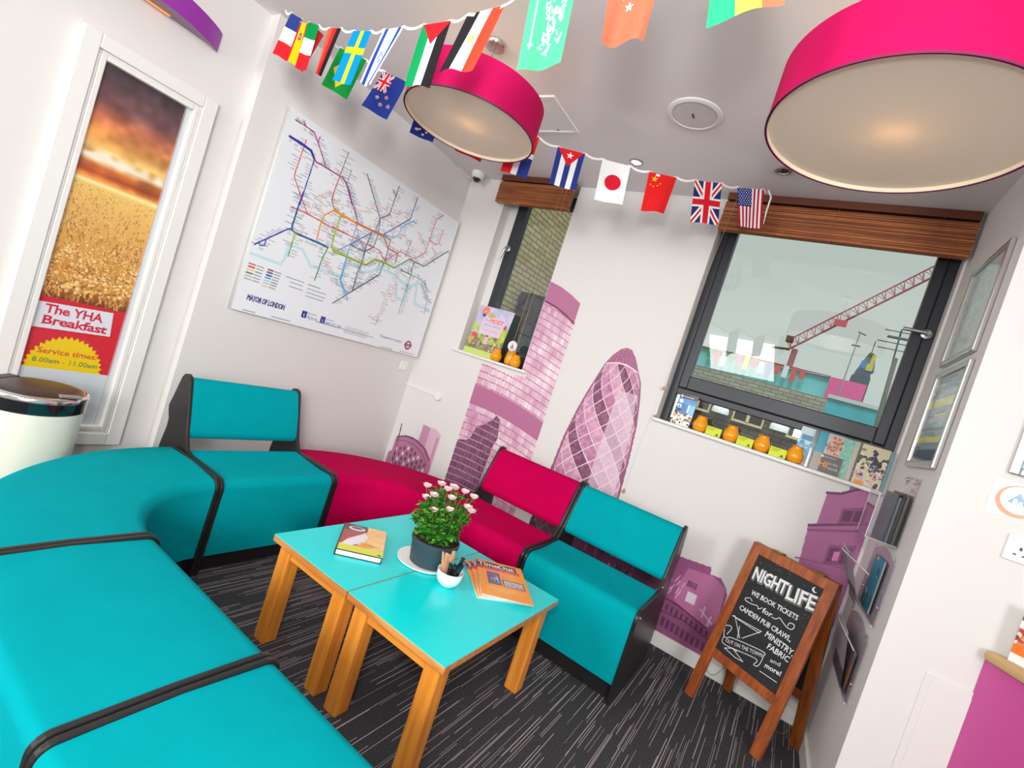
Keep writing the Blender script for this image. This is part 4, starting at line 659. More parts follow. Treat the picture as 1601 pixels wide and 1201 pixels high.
# ============================================================= LAMPS
def pendant(label, x, y, r, zb, hgt):
    t = thing('pendant_lamp', (x, y, zb), label, 'lamp', 'drum pendant lamps')
    MB().lathe((x, y, zb), [(r, .0), (r, hgt), (r - .003, hgt), (r - .003, 0)], 96, cap=False).add([], []).build('shade', [M_shade], t, 40)
    MB().lathe((x, y, zb), [(r + .0015, -.002), (r + .0015, .004), (r - .004, .004), (r - .004, -.002)], 96, cap=False).build('bottom_trim', mat('dark_pink_trim', (120, 40, 80), .6), t, 40)
    MB().lathe((x, y, zb), [(r - .0045, .0), (r - .0045, hgt), (r - .006, hgt), (r - .006, .0)], 96, cap=False).build('lining', mat('shade_lining', (244, 226, 200), .7), t, 40)
    dm = MATS.get('shade_diffuser')
    if not dm:
        dm = bpy.data.materials.new('shade_diffuser'); dm.use_nodes = True; N = dm.node_tree.nodes; L = dm.node_tree.links; p = N['Principled BSDF']; o = N['Material Output']
        p.inputs['Base Color'].default_value = lin((240, 236, 228)); p.inputs['Roughness'].default_value = .45
        tr = N.new('ShaderNodeBsdfTranslucent'); tr.inputs[0].default_value = lin((255, 232, 200)); mx = N.new('ShaderNodeMixShader'); mx.inputs[0].default_value = .35
        L.new(p.outputs[0], mx.inputs[1]); L.new(tr.outputs[0], mx.inputs[2]); L.new(mx.outputs[0], o.inputs[0]); MATS['shade_diffuser'] = dm
    MB().lathe((x, y, zb + .014), [(0, .0), (r - .007, 0), (r - .007, .003), (0, .003)], 96, cap=False).build('diffuser', dm, t, 40)
    MB().lathe((x, y, H - .004), [(.052, .0035), (.052, -.006), (.046, -.016), (.0, -.016)], 32, cap=False).build('ceiling_rose', M_chrome, t, 40)
    MB().lathe((x, y, zb + .10), [(.006, 0), (.006, H - zb - .11)], 12).build('rod', M_chrome, t, 40)
    m = MB()
    for k in range(3):
        a = k * 2.094; m.tube([(x, y, zb + hgt - .02), (x + (r - .008) * math.cos(a), y + (r - .008) * math.sin(a), zb + hgt - .02)], .002, 6)
    m.lathe((x, y, zb + .14), [(.018, 0), (.018, .05)], 16); m.build('spider_fitting', M_chrome, t)
    MB().lathe((x, y, zb + .10), [(0, 0), (.018, .006), (.027, .022), (.022, .040), (.012, .048)], 20, cap=False).build('bulb', mat('warm_bulb', (255, 220, 170), .5, emis=(255, 190, 110), estr=2), t, 60)
    d = bpy.data.lights.new('bulb_light', 'POINT'); d.energy = 1.2; d.color = (1, .76, .5); d.shadow_soft_size = .03; o = bpy.data.objects.new('bulb_light', d); COL.objects.link(o); o.location = (x, y, zb + .105); d.cycles.cast_shadow = True
    return t
pendant('magenta drum pendant lamp over the tables, partly behind bunting', 1.199, -1.424, .309, 2.30, .165)
pendant('larger-looking magenta drum pendant lamp at upper right, close to camera', 2.820, -1.412, .350, 2.30, .175)
# purple wall light
t = thing('wall_light', (-.08, -2.23, 2.36), 'purple curved wall uplighter above the white poster frame', 'lamp')
n = 20; ring = []
ya, yz = -2.56, -1.965
for k in range(n + 1):
    f = k / n; yy = ya + (yz - ya) * f; ring.append((-.08 + .012 + .14 * math.sin(math.pi * min(1, .06 + .94 * f) ** 1.0) ** .8 * (1 if f < 1 else 0), yy))
m = MB(); zb_, zt_ = 2.352, 2.445
vs = [(a, b, zb_ + .0) for a, b in ring] + [(a + .004, b, zt_) for a, b in ring]; m.add(vs, [(k, k + 1, n + 2 + k, n + 1 + k) for k in range(n)])
vs = [(-.0795, b, zb_ + .012) for a, b in ring] + [(a - .001, b, zb_ + .001) for a, b in ring]; m.add(vs, [(k, k + 1, n + 2 + k, n + 1 + k) for k in range(n)], 1)
m.build('shade', [mat('purple_plastic', (160, 50, 176), .35, var=.03), mat('purple_underside', (150, 120, 140), .5)], t, 60)
MB().box((-.052, -2.30, zb_ + .004), (-.042, -2.19, zb_ + .008)).build('light_slot', mat('lamp_slot_glow', (255, 150, 60), .5, emis=(255, 130, 50), estr=1.5), t)
# downlights, speaker, panel, dome camera
for i, (x, y, lit) in enumerate([(1.58, -.408, 1), (2.381, -.400, 0), (3.085, -.39, 0)]):
    lab = ['lit ceiling downlight above the Japanese flag', 'unlit chrome ceiling downlight left of the large lamp', 'unlit chrome ceiling downlight nearest the right wall'][i]
    t = thing('downlight', (x, y, H), lab, 'light', 'recessed ceiling downlights')
    MB().lathe((x, y, H - .0045), [(.030, .002), (.042, .004), (.043, .0), (.040, -.004), (.031, -.004), (.028, .002)], 32, cap=False).build('ring', M_steel, t, 40)
    MB().lathe((x, y, H - .004), [(0, 0.0005), (.029, .0005), (.029, .003), (0, .003)], 24, cap=False).build('lamp', mat('lit_halogen', (255, 250, 240), .3, emis=(255, 246, 225), estr=5) if lit else mat('halogen_reflector', (120, 112, 104), .15, .9), t, 40)
t = thing('ceiling_speaker', (2.014, -.880, H), 'round white ceiling disc between the two pendant lamps', 'speaker')
MB().lathe((2.014, -.880, H - .0005), [(.128, 0), (.128, -.005), (.118, -.010), (.106, -.010), (.103, -.004), (0, -.004)], 64, cap=False).build('rim', M_ceil, t, 40)
MB().lathe((2.014, -.880, H - .0045), [(.100, 0), (.100, -.004), (0, -.0045)], 64, cap=False).build('cover', mat('speaker_cover', (212, 208, 208), .7), t, 40)
MB().box((2.006, -.897, H - .012), (2.012, -.865, H - .0088)).build('indicator', M_blk, t)
t = thing('ceiling_access_panel', (1.19, -.875, H), 'square white ceiling hatch partly behind the smaller pendant lamp', 'hatch')
m = MB(); x0_, x1_, y0_, y1_ = 1.02, 1.325, -1.045, -.712
m.box((x0_, y0_, H - .010), (x0_ + .016, y1_, H)); m.box((x1_ - .016, y0_, H - .010), (x1_, y1_, H)); m.box((x0_ + .016, y0_, H - .010), (x1_ - .016, y0_ + .016, H)); m.box((x0_ + .016, y1_ - .016, H - .010), (x1_ - .016, y1_, H)); m.build('frame', M_gloss, t)
MB().box((x0_ + .017, y0_ + .017, H - .005), (x1_ - .017, y1_ - .017, H)).build('door', M_gloss, t); MB().lathe((1.20, -.74, H - .005), [(.005, 0), (.005, -.003)], 12).build('lock', M_blk, t)
t = thing('dome_camera', (.15, -.11, H), 'white dome security camera on ceiling in the far corner', 'camera')
MB().lathe((.15, -.11, H), [(.050, 0), (.052, -.028), (.046, -.046), (.036, -.052)], 32).build('housing', M_white, t, 50)
MB().lathe((.15, -.11, H - .050), [(.035, 0), (.031, -.016), (.020, -.028), (.0, -.034)], 28, cap=False).build('dome', mat('smoked_dome', (28, 28, 32), .08, coat=1), t, 60)
tag(MB().tube([(.006, -.30, H - .005), (.008, -.10, H - .03), (.06, -.03, H - .03), (.11, -.08, H - .02)], .003, 6).build('camera_cable', M_white), 'thin white cable running to the dome camera in the corner', 'cable')
# switch + conduit
t = thing('wall_switch', (0, -.115, 1.035), 'small white switch on left wall just below the map corner', 'switch')
MB().box((0, -.15, 1.0), (.012, -.075, 1.078)).build('plate', M_white, t, bevel=.003); MB().box((.012, -.122, 1.025), (.017, -.103, 1.055)).build('rocker', M_white, t, bevel=.001)
t = thing('conduit', (.2, 0, .89), 'white surface cable conduit ending in round junction box on wall', 'conduit')
MB().box((.002, -.014, .884), (.34, 0, .900)).build('trunking', M_white, t, bevel=.002); MB().lathe((.37, 0, .892), [(.034, 0), (.034, .022), (.028, .030)], 28, ax=(0, -1, 0)).build('junction_box', M_white, t, 40)
# ============================================================= BIN
bx_, by_ = .300, -2.375
t = thing('pedal_bin', (bx_, by_, 0), 'cream metal bin with chrome rim and dark lid by left wall', 'bin')
MB().lathe((bx_, by_, 0), [(.150, 0), (.153, .01), (.160, .575)], 48).build('body', M_cream, t, 40)
MB().lathe((bx_, by_, 0), [(.1605, .573), (.1625, .575), (.1625, .618), (.1605, .620)], 48, cap=False).build('black_band', mat('glossy_black_band', (20, 26, 28), .08, coat=1), t, 40)
MB().lathe((bx_, by_, 0), [(.160, .619), (.1645, .621), (.1645, .634), (.160, .642), (.148, .645), (.140, .642)], 48, cap=False).build('chrome_rim', M_chrome, t, 60)
MB().lathe((bx_, by_, 0), [(.146, .640), (.138, .648), (.10, .654), (.0, .657)], 48, cap=False).build('lid', mat('dark_lid', (66, 58, 52), .35, .4), t, 60)
MB().box((bx_ + .115, by_ + .03, .6465), (bx_ + .142, by_ + .10, .656)).build('lid_tab', M_steel, t, bevel=.002)
m = MB(); m.obox((bx_, by_, .64), (-.75, -.66, 0), (.66, -.75, 0), (0, 0, 1), (.11, -.06, .0), (.150, .06, .014)); m.build('hinge', M_blk, t, bevel=.003)
# ============================================================= A-BOARD
BD = DATA['board']; P1 = np.array(BD['P1']); E = np.array(BD['e']); UP = np.array(BD['up']); BK = np.array((-E[1], E[0], 0.0)); NB = np.cross(UP, E); NB = NB if NB @ BK > 0 else -NB
t = thing('chalkboard_sign', tuple(P1 + E * .2), 'wooden A-frame chalkboard headed NIGHT LIFE standing by right wall', 'sign')
def ob(a, b, mat_, name, bev=.003, o=P1, up=UP, n=NB): return MB().obox(o, E, up, n, a, b).build(name, mat_, t, bevel=bev)
W0, W1, HT = -.010, .414, .850
ob((W0, 0, 0), (W0 + .048, HT, .024), M_brn, 'front_stile'); ob((W1 - .048, 0, 0), (W1, HT, .024), M_brn, 'front_stile')
ob((W0 + .048, HT - .052, .001), (W1 - .048, HT, .023), M_brn, 'top_rail'); ob((W0 + .048, .232, .001), (W1 - .048, .278, .023), M_brn, 'bottom_rail')
bw_, bh_ = W1 - W0 - .096 + .004, HT - .052 - .278 + .004; bo = P1 + E * (W0 + .046) + UP * .276 + NB * .0075
A = Art(bw_, bh_, .0012, (34, 35, 37)); A.noise(.02, 3, 1)
def bp(p): return ((p[0] - (W0 + .046)), (p[1] - .276))
wht = (244, 244, 244)
for st, a, b, h_ in BD['text']:
    big = st in ('NIGHT', 'LIFE')
    if big:
        a_, b_ = bp(a), bp(b); ofs = .005
        A.text(st, (a_[0] + ofs, a_[1] - ofs), (b_[0] + ofs, b_[1] - ofs), h_ + .004, (120, 122, 124), grow=.0045, shear=.0); A.text(st, a_, b_, h_, (30, 30, 32), grow=.004); A.text(st, a_, b_, h_, (236, 236, 234), grow=.0022)
    else: A.text(st, bp(a), bp(b), h_, wht, grow=.0004 if h_ > .02 else .0001, shear=.06)
def smooth(P):
    P = [np.array(q) for q in P]; P = [P[0]] + P + [P[-1]]; o = []
    for i in range(1, len(P) - 2):
        for f in np.linspace(0, 1, 7)[:-1]: o.append(tuple(.5 * (2 * P[i] + (P[i + 1] - P[i - 1]) * f + (2 * P[i - 1] - 5 * P[i] + 4 * P[i + 1] - P[i + 2]) * f * f + (3 * P[i] - P[i - 1] - 3 * P[i + 1] + P[i + 2]) * f ** 3)))
    return o + [tuple(P[-2])]
for i, l_ in enumerate(BD['lines']): l_ = [bp(p) for p in l_]; A.line(smooth(l_) if i >= 7 else l_, .0032, wht, .95)
mo = bp(BD['moon']); A.disc(mo[0], mo[1], .013, (225, 228, 232)); A.disc(mo[0] + .006, mo[1] + .004, .011, (34, 35, 37))
rs = random.Random(2)
for k in range(70): A.disc(rs.random() * bw_, bh_ * (.62 + .38 * rs.random()), rs.uniform(.0008, .0018), (190, 190, 190), op=.8)
art_mesh('chalk_panel', A, plane_fn(bo, E, UP, NB), print_mat('chalk_paint', .7), .008, (30, 30, 32), parent=t)
# rear frame, leaning the other way
top_c = P1 + UP * HT; RL = math.radians(10.5); UPR = np.array((0, 0, math.cos(RL))) - BK * math.sin(RL); NR = np.cross(UPR, E); NR = NR if NR @ BK > 0 else -NR
ro = P1 + BK * (2 * HT * math.sin(RL) + .012); M_brd = wood('brown_stained_wood_rear', (164, 88, 34), (120, 60, 22), 2, .35)
for a in (W0, W1 - .048): MB().obox(ro, E, UPR, NR, (a, 0, 0), (a + .048, HT - .004, .024)).build('rear_stile', M_brd, t, bevel=.003)
MB().obox(ro, E, UPR, NR, (W0 + .048, .232, .001), (W1 - .048, .278, .023)).build('rear_rail', M_brd, t, bevel=.003); MB().obox(ro, E, UPR, NR, (W0 + .048, HT - .056, .001), (W1 - .048, HT - .004, .023)).build('rear_rail', M_brd, t, bevel=.003)
MB().obox(ro, E, UPR, NR, (W0 + .046, .276, .008), (W1 - .046, HT - .054, .016)).build('rear_panel', mat('blackboard_back', (30, 31, 33), .6), t)
m = MB()
for a in (W0 + .10, W1 - .12):
    q = top_c + E * a; MB().obox(q, E, BK, (0, 0, 1), (0, -.004, -.004), (.055, .034, .006)).build('hinge', mat('brass', (170, 130, 60), .35, .9), t)
m = None
m = MB()
for a in (W0 + .02, W1 - .02):
    p = P1 + E * a + UP * .20 + NB * .012; q = ro + E * a + UPR * .20; pts = [p + (q - p) * f + np.array((0, 0, -.10 * 4 * f * (1 - f))) for f in np.linspace(0, 1, 22)]
    for k in range(21):
        c_ = (pts[k] + pts[k + 1]) / 2; d_ = (pts[k + 1] - pts[k]) * .62; s_ = np.cross(d_, (0, 0, 1) if k % 2 else E); s_ = s_ / (np.linalg.norm(s_) + 1e-9) * .0028
        m.tube([c_ - d_, c_ - d_ * .4 + s_, c_ + d_ * .4 + s_, c_ + d_, c_ + d_ * .4 - s_, c_ - d_ * .4 - s_, c_ - d_], .0008, 4)
m.build('chain', MATS['brass'], t)
# ============================================================= BUNTING
def flag_art(kind):
    W_, H_ = .14, .21; A = Art(W_, H_, .0018, (248, 248, 250))
    R, B_, Wt, G_, Yl, K = (226, 34, 44), (34, 58, 140), (248, 248, 250), (0, 140, 76), (250, 200, 20), (40, 36, 40)
    def V3(a, b, c): A.rect(0, H_ * 2 / 3, W_, H_, a); A.rect(0, H_ / 3, W_, H_ * 2 / 3, b); A.rect(0, 0, W_, H_ / 3, c)
    def H3(a, b, c): A.rect(0, 0, W_ / 3, H_, a); A.rect(W_ / 3, 0, W_ * 2 / 3, H_, b); A.rect(W_ * 2 / 3, 0, W_, H_, c)
    def jack(x0, y0, x1, y1):
        w_, h_ = x1 - x0, y1 - y0; sw = min(w_, h_); A2 = Art(w_, h_, .0018, (36, 52, 110))
        for a, b in (((0, 0), (w_, h_)), ((0, h_), (w_, 0))): A2.line([a, b], sw * .20, Wt); A2.line([a, b], sw * .07, R)
        A2.rect(w_ / 2 - sw * .17, 0, w_ / 2 + sw * .17, h_, Wt); A2.rect(0, h_ / 2 - sw * .17, w_, h_ / 2 + sw * .17, Wt); A2.rect(w_ / 2 - sw * .10, 0, w_ / 2 + sw * .10, h_, R); A2.rect(0, h_ / 2 - sw * .10, w_, h_ / 2 + sw * .10, R)
        i0, j0 = int(round(x0 / A.dx)), int(round(y0 / A.dy)); ny, nx = min(A2.ny, A.ny - j0), min(A2.nx, A.nx - i0); A.a[j0:j0 + ny, i0:i0 + nx] = A2.a[:ny, :nx]
    if kind == 'france': V3((44, 64, 136), Wt, R)
    elif kind == 'spain': A.rect(0, 0, W_, H_, Yl); A.rect(0, 0, W_ * .22, H_, (206, 30, 44)); A.rect(W_ * .82, 0, W_, H_, (206, 30, 44)); A.disc(.072, .138, .016, (120, 60, 70), .020); A.disc(.072, .138, .009, (210, 190, 190)); A.rect(.052, .12, .056, .155, (110, 70, 90)); A.rect(.088, .12, .092, .155, (110, 70, 90))
    elif kind == 'italy': V3((0, 140, 70), Wt, R)
    elif kind == 'red': A.rect(0, 0, W_, H_, (214, 34, 44))
    elif kind == 'germany': H3((240, 90, 60), (206, 40, 44), K)
    elif kind == 'sweden': A.rect(0, 0, W_, H_, (0, 142, 206)); A.rect(W_ * .42, 0, W_ * .60, H_, (252, 220, 30)); A.rect(0, H_ * .56, W_, H_ * .68, (252, 220, 30))
    elif kind == 'israel': A.rect(W_ * .10, 0, W_ * .26, H_, (36, 74, 170)); A.rect(W_ * .74, 0, W_ * .9, H_, (36, 74, 170)); [A.line([(W_ / 2 + .022 * math.cos(q), H_ / 2 + .022 * math.sin(q)), (W_ / 2 + .022 * math.cos(q + 2.094), H_ / 2 + .022 * math.sin(q + 2.094))], .003, (36, 74, 170)) for q in (0, 2.094, 4.189, math.pi, math.pi + 2.094, math.pi + 4.189)]
    elif kind == 'palestine': H3((10, 150, 84), Wt, K); A.poly([(0, H_), (W_, H_), (W_ / 2, H_ * .66)], R)
    elif kind == 'egypt': H3(K, Wt, (232, 74, 50)); A.disc(W_ / 2, H_ * .5, .011, (226, 190, 60), .014); A.disc(W_ / 2, H_ * .5, .006, (240, 220, 150), .008)
    elif kind == 'saudi':
        A.rect(0, 0, W_, H_, (84, 212, 146)); A.line([(.026, .045), (.026, .165)], .004, Wt); A.line([(.020, .055), (.034, .055)], .004, Wt); q = random.Random(8)  # green paled in the colour itself, as if lit by the nearby flash
        for k in range(44): a, b = .060 + q.random() * .055, .035 + q.random() * .14; A.line([(a, b), (a + q.uniform(-.014, .014), b + q.uniform(-.012, .012)), (a + q.uniform(-.01, .016), b + q.uniform(-.012, .016))], .0034, Wt)
    elif kind == 'turkey': A.rect(0, 0, W_, H_, (246, 112, 84)); A.disc(W_ * .5, H_ * .62, .028, Wt); A.disc(W_ * .5, H_ * .585, .023, (246, 112, 84)); A.star(W_ * .5, H_ * .45, .013, Wt)  # red lightened to carry the flash brightness in its colour
    elif kind == 'bolivia': H3((50, 204, 130), (252, 246, 90), (246, 130, 96))  # stripe colours lightened for the flash-lit look
    elif kind == 'brazil': A.rect(0, 0, W_, H_, (20, 150, 60)); A.poly([(W_ / 2, .02), (W_ - .016, H_ / 2), (W_ / 2, H_ - .02), (.016, H_ / 2)], (248, 206, 30)); A.disc(W_ / 2, H_ / 2, .030, (30, 50, 130))
    elif kind in ('new_zealand', 'australia'):
        A.rect(0, 0, W_, H_, (36, 54, 134)); jack(0, H_ * .52, W_ * .5, H_)
        ps = [(.045, .06), (.075, .085), (.085, .055), (.115, .070), (.07, .03)] if kind == 'australia' else [(.045, .075), (.085, .095), (.075, .050), (.112, .060)]
        for x, y in ps: A.star(x, y, .012, Wt); (A.star(x, y, .008, (214, 40, 54)) if kind == 'new_zealand' else None)
        if kind == 'australia': A.star(.03, .05, .016, Wt, 7)
    elif kind == 'canada': V3(R, Wt, R); A.star(W_ / 2, H_ / 2, .03, R, 7, .5)
    elif kind == 'dominican': A.rect(0, 0, W_ / 2, H_ / 2, R); A.rect(W_ / 2, H_ / 2, W_, H_, R); A.rect(0, H_ / 2, W_ / 2, H_, (44, 62, 140)); A.rect(W_ / 2, 0, W_, H_ / 2, (44, 62, 140)); A.rect(W_ * .38, 0, W_ * .60, H_, Wt); A.rect(0, H_ * .46, W_, H_ * .58, Wt)
    elif kind == 'cuba':
        for k in range(5): A.rect(W_ * k / 5, 0, W_ * (k + 1) / 5, H_, (44, 62, 140) if k % 2 == 0 else Wt)
        A.poly([(.004, H_), (W_ - .004, H_), (W_ / 2, H_ * .56)], R); A.star(W_ / 2, H_ * .85, .020, Wt)
    elif kind == 'japan': A.disc(W_ * .51, H_ * .5, .040, (222, 30, 52))
    elif kind == 'china':
        A.rect(0, 0, W_, H_, (226, 34, 36)); A.star(.036, .178, .018, (250, 200, 40))
        for x, y in ((.020, .145), (.038, .138), (.058, .145), (.070, .158)): A.star(x, y, .006, (250, 200, 40))
    elif kind == 'uk': jack(0, 0, W_, H_)
    elif kind == 'usa':
        for k in range(13): A.rect(W_ * k / 13, 0, W_ * (k + 1) / 13, H_, (196, 30, 60) if k % 2 == 0 else Wt)
        A.rect(0, H_ * .53, W_ * .56, H_, (44, 50, 120))
        for r in range(9):
            for c in range(6 if r % 2 == 0 else 5): A.disc(.007 + c * .0135 + (0 if r % 2 == 0 else .0067), H_ * .56 + .004 + r * .0106, .0026, Wt)
    return A
NICE = dict(france='blue, white and red flag at the left end of the long bunting', spain='red and yellow flag with crest', italy='green, white and red flag', red='plain red flag partly hidden behind the green, white and red one', germany='narrow folded black, red and gold flag', sweden='blue flag with yellow cross', israel='white flag with blue stripes', palestine='green, white and black flag with red triangle', egypt='black, white and red flag with gold emblem', saudi='green flag with white script', turkey='red flag with curled corners', bolivia='green, yellow and red flag at the top edge', brazil='green flag with yellow diamond', new_zealand='dark blue flag with four red stars', australia='dark blue flag with white stars half hidden by lamp', canada='red and white flag mostly hidden by lamp', dominican='red and blue quartered flag with white cross', cuba='blue striped flag with red triangle and white star', japan='white flag with red disc', china='red flag with yellow stars', uk='red, white and blue union flag', usa='stars and stripes flag')
def bunting(key, ends, label, extra=None):
    fl = DATA[key]; e0, e1 = DATA[ends]
    t = thing('bunting', tuple(e0), label, 'bunting')
    P_ = [np.array(e0)]; 
    for n, q in fl:
        if n in ('red', 'canada') : continue
        P_ += [np.array(q[0]), np.array(q[1])]
    P_.append(np.array(e1))
    pts = []
    for a, b in zip(P_[:-1], P_[1:]):
        for f in (0, .25, .5, .75): pts.append(a + (b - a) * f + np.array((0, 0, -.012 * 4 * f * (1 - f))))
    pts.append(P_[-1]); m = MB(); n = len(pts); m.add([p + np.array((0, 0, .006)) for p in pts] + [p - np.array((0, 0, .005)) for p in pts], [(i, i + 1, n + i + 1, n + i) for i in range(n - 1)])
    m.build('tape', mat('white_tape', (245, 244, 242), .7), t)
    for i, (nme, q) in enumerate(fl):
        q = [np.array(c) for c in q]; A = flag_art(nme); amp = {'turkey': .016, 'saudi': .010, 'china': .009, 'egypt': .012, 'israel': .012, 'palestine': .008, 'germany': .008, 'bolivia': .010}.get(nme, .005); ph = i * 1.7
        nrm = np.cross(q[1] - q[0], q[3] - q[0]); nrm /= np.linalg.norm(nrm)
        def fn(U, V, W, q=q, A=A, amp=amp, ph=ph, nrm=nrm):
            u = U / A.w; v = 1 - V / A.h; wv = amp * v * np.sin(u * 6.5 + ph + v * 1.5) ; r = []
            for k in range(3): r.append(q[0][k] * (1 - u) * (1 - v) + q[1][k] * u * (1 - v) + q[2][k] * u * v + q[3][k] * (1 - u) * v + nrm[k] * (wv + W))
            return tuple(r)
        o = art_mesh('flag', A, fn, M_cloth, parent=t); o['label'] = NICE[nme]
        o.data.shade_smooth()
    if extra:
        pts = [np.array(p) for p in extra]; MB().tube(pts, [.003, .005, .0045, .002], 6).build('tape_end', MATS['white_tape'], t)
    return t
bunting('S1', 'S1ends', 'long flag bunting from the left wall corner up past the camera, nearest strand')
bunting('S2', 'S2ends', 'flag bunting running behind the smaller lamp to the wooden blind', DATA['tail'])
# ============================================================= BLINDS
def blind(label, x0, x1, zb, cords):
    t = thing('roller_blind' if 0 else 'wooden_blind', ((x0 + x1) / 2, -.07, H), label, 'blind', 'raised wooden blinds')
    MB().box((x0 + .004, -.108, H - .042), (x1 - .004, -.05, H - .001)).build('headrail', mat('dark_wood_rail', (96, 46, 24), .45), t, bevel=.003)
    m = MB(); z = zb + .014; k = 0; rs = random.Random(int(x0 * 100))
    while z < H - .055: m.box((x0 + rs.uniform(0, .003), -.100 + rs.uniform(-.003, .003), z), (x1 - rs.uniform(0, .003), -.052, z + .0042), rs.choice((0, 0, 1, 2))); z += .0056
    m.build('slats', [M_blind, wood('blind_wood_dark', (150, 82, 42), (112, 56, 26), 0, .5, 12), wood('blind_wood_light', (200, 124, 68), (160, 90, 44), 0, .5, 12)], t)
    MB().box((x0, -.101, zb), (x1, -.050, zb + .013)).build('bottom_rail', M_blind, t, bevel=.003)
    m = MB()
    for a in ([.12, .5, .88] if x1 - x0 > .8 else [.2, .8]):
        x = x0 + (x1 - x0) * a; m.tube([(x, -.1035, zb - .004), (x, -.1035, H - .04)], .0009, 5); m.tube([(x, -.098, zb - .006), (x, -.104, zb - .004)], .004, 6)
    m.build('ladder_cord', mat('brown_cord', (150, 96, 60), .8), t)
    for c in cords:
        MB().tube([c[0]] + c[1:], .0013, 5).build('pull_cord', M_cord, t)
        q = c[-1]; MB().lathe((q[0], q[1], q[2] - .012), [(.003, .024), (.006, .018), (.008, .006), (.006, 0)], 10).build('cord_toggle', mat('toggle_wood', (206, 140, 80), .5), t, 40)
    return t
blind('short raised wooden blind over the small window', .385, 1.03, 2.49, [[(.950, -.106, 2.66), (.958, -.106, 2.1), (.952, -.106, 1.40)], [(.988, -.106, 2.66), (1.0, -.106, 2.1), (.992, -.106, 1.42)]])
blind('long raised wooden blind over the large window', 2.078, 3.250, 2.478, [[(2.135, -.106, 2.66), (2.115, -.10, 2.3), (2.066, -.05, 1.47)]])
t = thing('cord_loop', (2.03, -.008, 1.1), 'thin cord with wooden toggle hanging down wall below the large window', 'cord')
MB().tube([(2.062, -.045, 1.46), (2.045, -.012, 1.30), (2.026, -.008, 1.1), (2.024, -.008, .79)], .001, 5).build('cord', M_white, t); MB().lathe((2.024, -.010, .762), [(.003, .030), (.006, .024), (.009, .010), (.007, 0)], 10).build('toggle', MATS['toggle_wood'], t, 40)
tag(MB().lathe((2.068, -.030, 1.287), [(.010, -.003), (.012, .004), (.006, .010), (0, .012)], 12, cap=False).build('cord_weight', MATS['toggle_wood'], smooth=40), 'small wooden cord end lying at left end of large window sill', 'cord weight')
# ============================================================= SILL THINGS
SZ = 1.2845
M_org = mat('amber_glass', (255, 160, 0), .2, var=.12, scale=25, coat=.3)
def jar(x, y, z, r, label, group='amber glass candle jars'):
    t = thing('candle_jar', (x, y, z), label, 'jar', group); k = r / .045
    MB().lathe((x, y, z), [(0, .002), (.024 * k, 0), (.038 * k, .008 * k), (.045 * k, .030 * k), (.043 * k, .050 * k), (.032 * k, .072 * k), (.027 * k, .086 * k), (.029 * k, .096 * k), (.027 * k, .097 * k), (.024 * k, .086 * k), (.029 * k, .072 * k), (.0, .070 * k)], 32, cap=False).build('glass_body', M_org, t, 50)
    MB().lathe((x, y, z), [(.0285 * k, .089 * k), (.0305 * k, .092 * k), (.0285 * k, .097 * k)], 32, cap=False).build('rim', mat('amber_rim', (236, 124, 0), .2, coat=.3), t, 50)
    return t
for i, x in enumerate((2.325, 2.502, 2.672, 2.842)):
    jar(x, .025, SZ, .044, ['amber glass jar beside the booklets at the left end of large sill', 'second amber glass jar from left on large sill', 'third amber glass jar from left on large sill', 'amber glass jar in front of blue booklet on large sill'][i])
jar(.776, .0, 1.308, .043, 'amber glass jar in front of summer leaflet on small sill'); jar(.942, .02, 1.308, .043, 'amber glass jar under the blind cords at right end of small sill')
t = thing('round_badge_jar', (.868, .055, 1.308), 'amber jar with round white badge with blue tree mark, on small sill', 'jar')
MB().lathe((.868, .055, 1.308), [(.02, 0), (.038, .01), (.042, .04), (.036, .085), (.03, .11)], 28).build('glass_body', M_org, t, 50)
m = MB(); m.lathe((.872, .028, 1.455), [(.040, 0), (.040, .004)], 32, ax=(0, -1, 0)); m.build('badge', M_white, t, 40)
MB().add([(.856, .0235, 1.440), (.888, .0235, 1.440), (.872, .0235, 1.472)], [(0, 1, 2)]).add([(.850, .0235, 1.432), (.894, .0235, 1.432), (.894, .0235, 1.436), (.850, .0235, 1.436)], [(0, 1, 2, 3)]).build('badge_mark', mat('badge_blue', (60, 140, 190), .5), t)
for i, x in enumerate((2.412, 2.588, 2.760)):
    A = Art(.085, .052, .0014, (214, 226, 50)); A.line([(.008, .043), (.05, .043)], .0025, (120, 130, 40)); A.line([(.008, .036), (.042, .036)], .002, (140, 150, 50)); A.line([(.008, .030), (.04, .030)], .002, (150, 160, 50)); A.poly([(.056, .006), (.066, .022), (.076, .006)], (40, 100, 80)); A.rect(.052, .004, .080, .0055, (90, 110, 60))
    o = art_mesh('yellow_card', A, plane_fn((x - .043, -.012, SZ + .001), (1, 0, 0), (0, .26, .965), (0, .965, -.26)), M_print, .0015)
    tag(o, ['small lime-yellow card between the first and second amber jars', 'small lime-yellow card between the second and third amber jars', 'small lime-yellow card between the third and fourth amber jars'][i], 'card', 'lime-yellow cards on the large sill')
SL = DATA['sill']
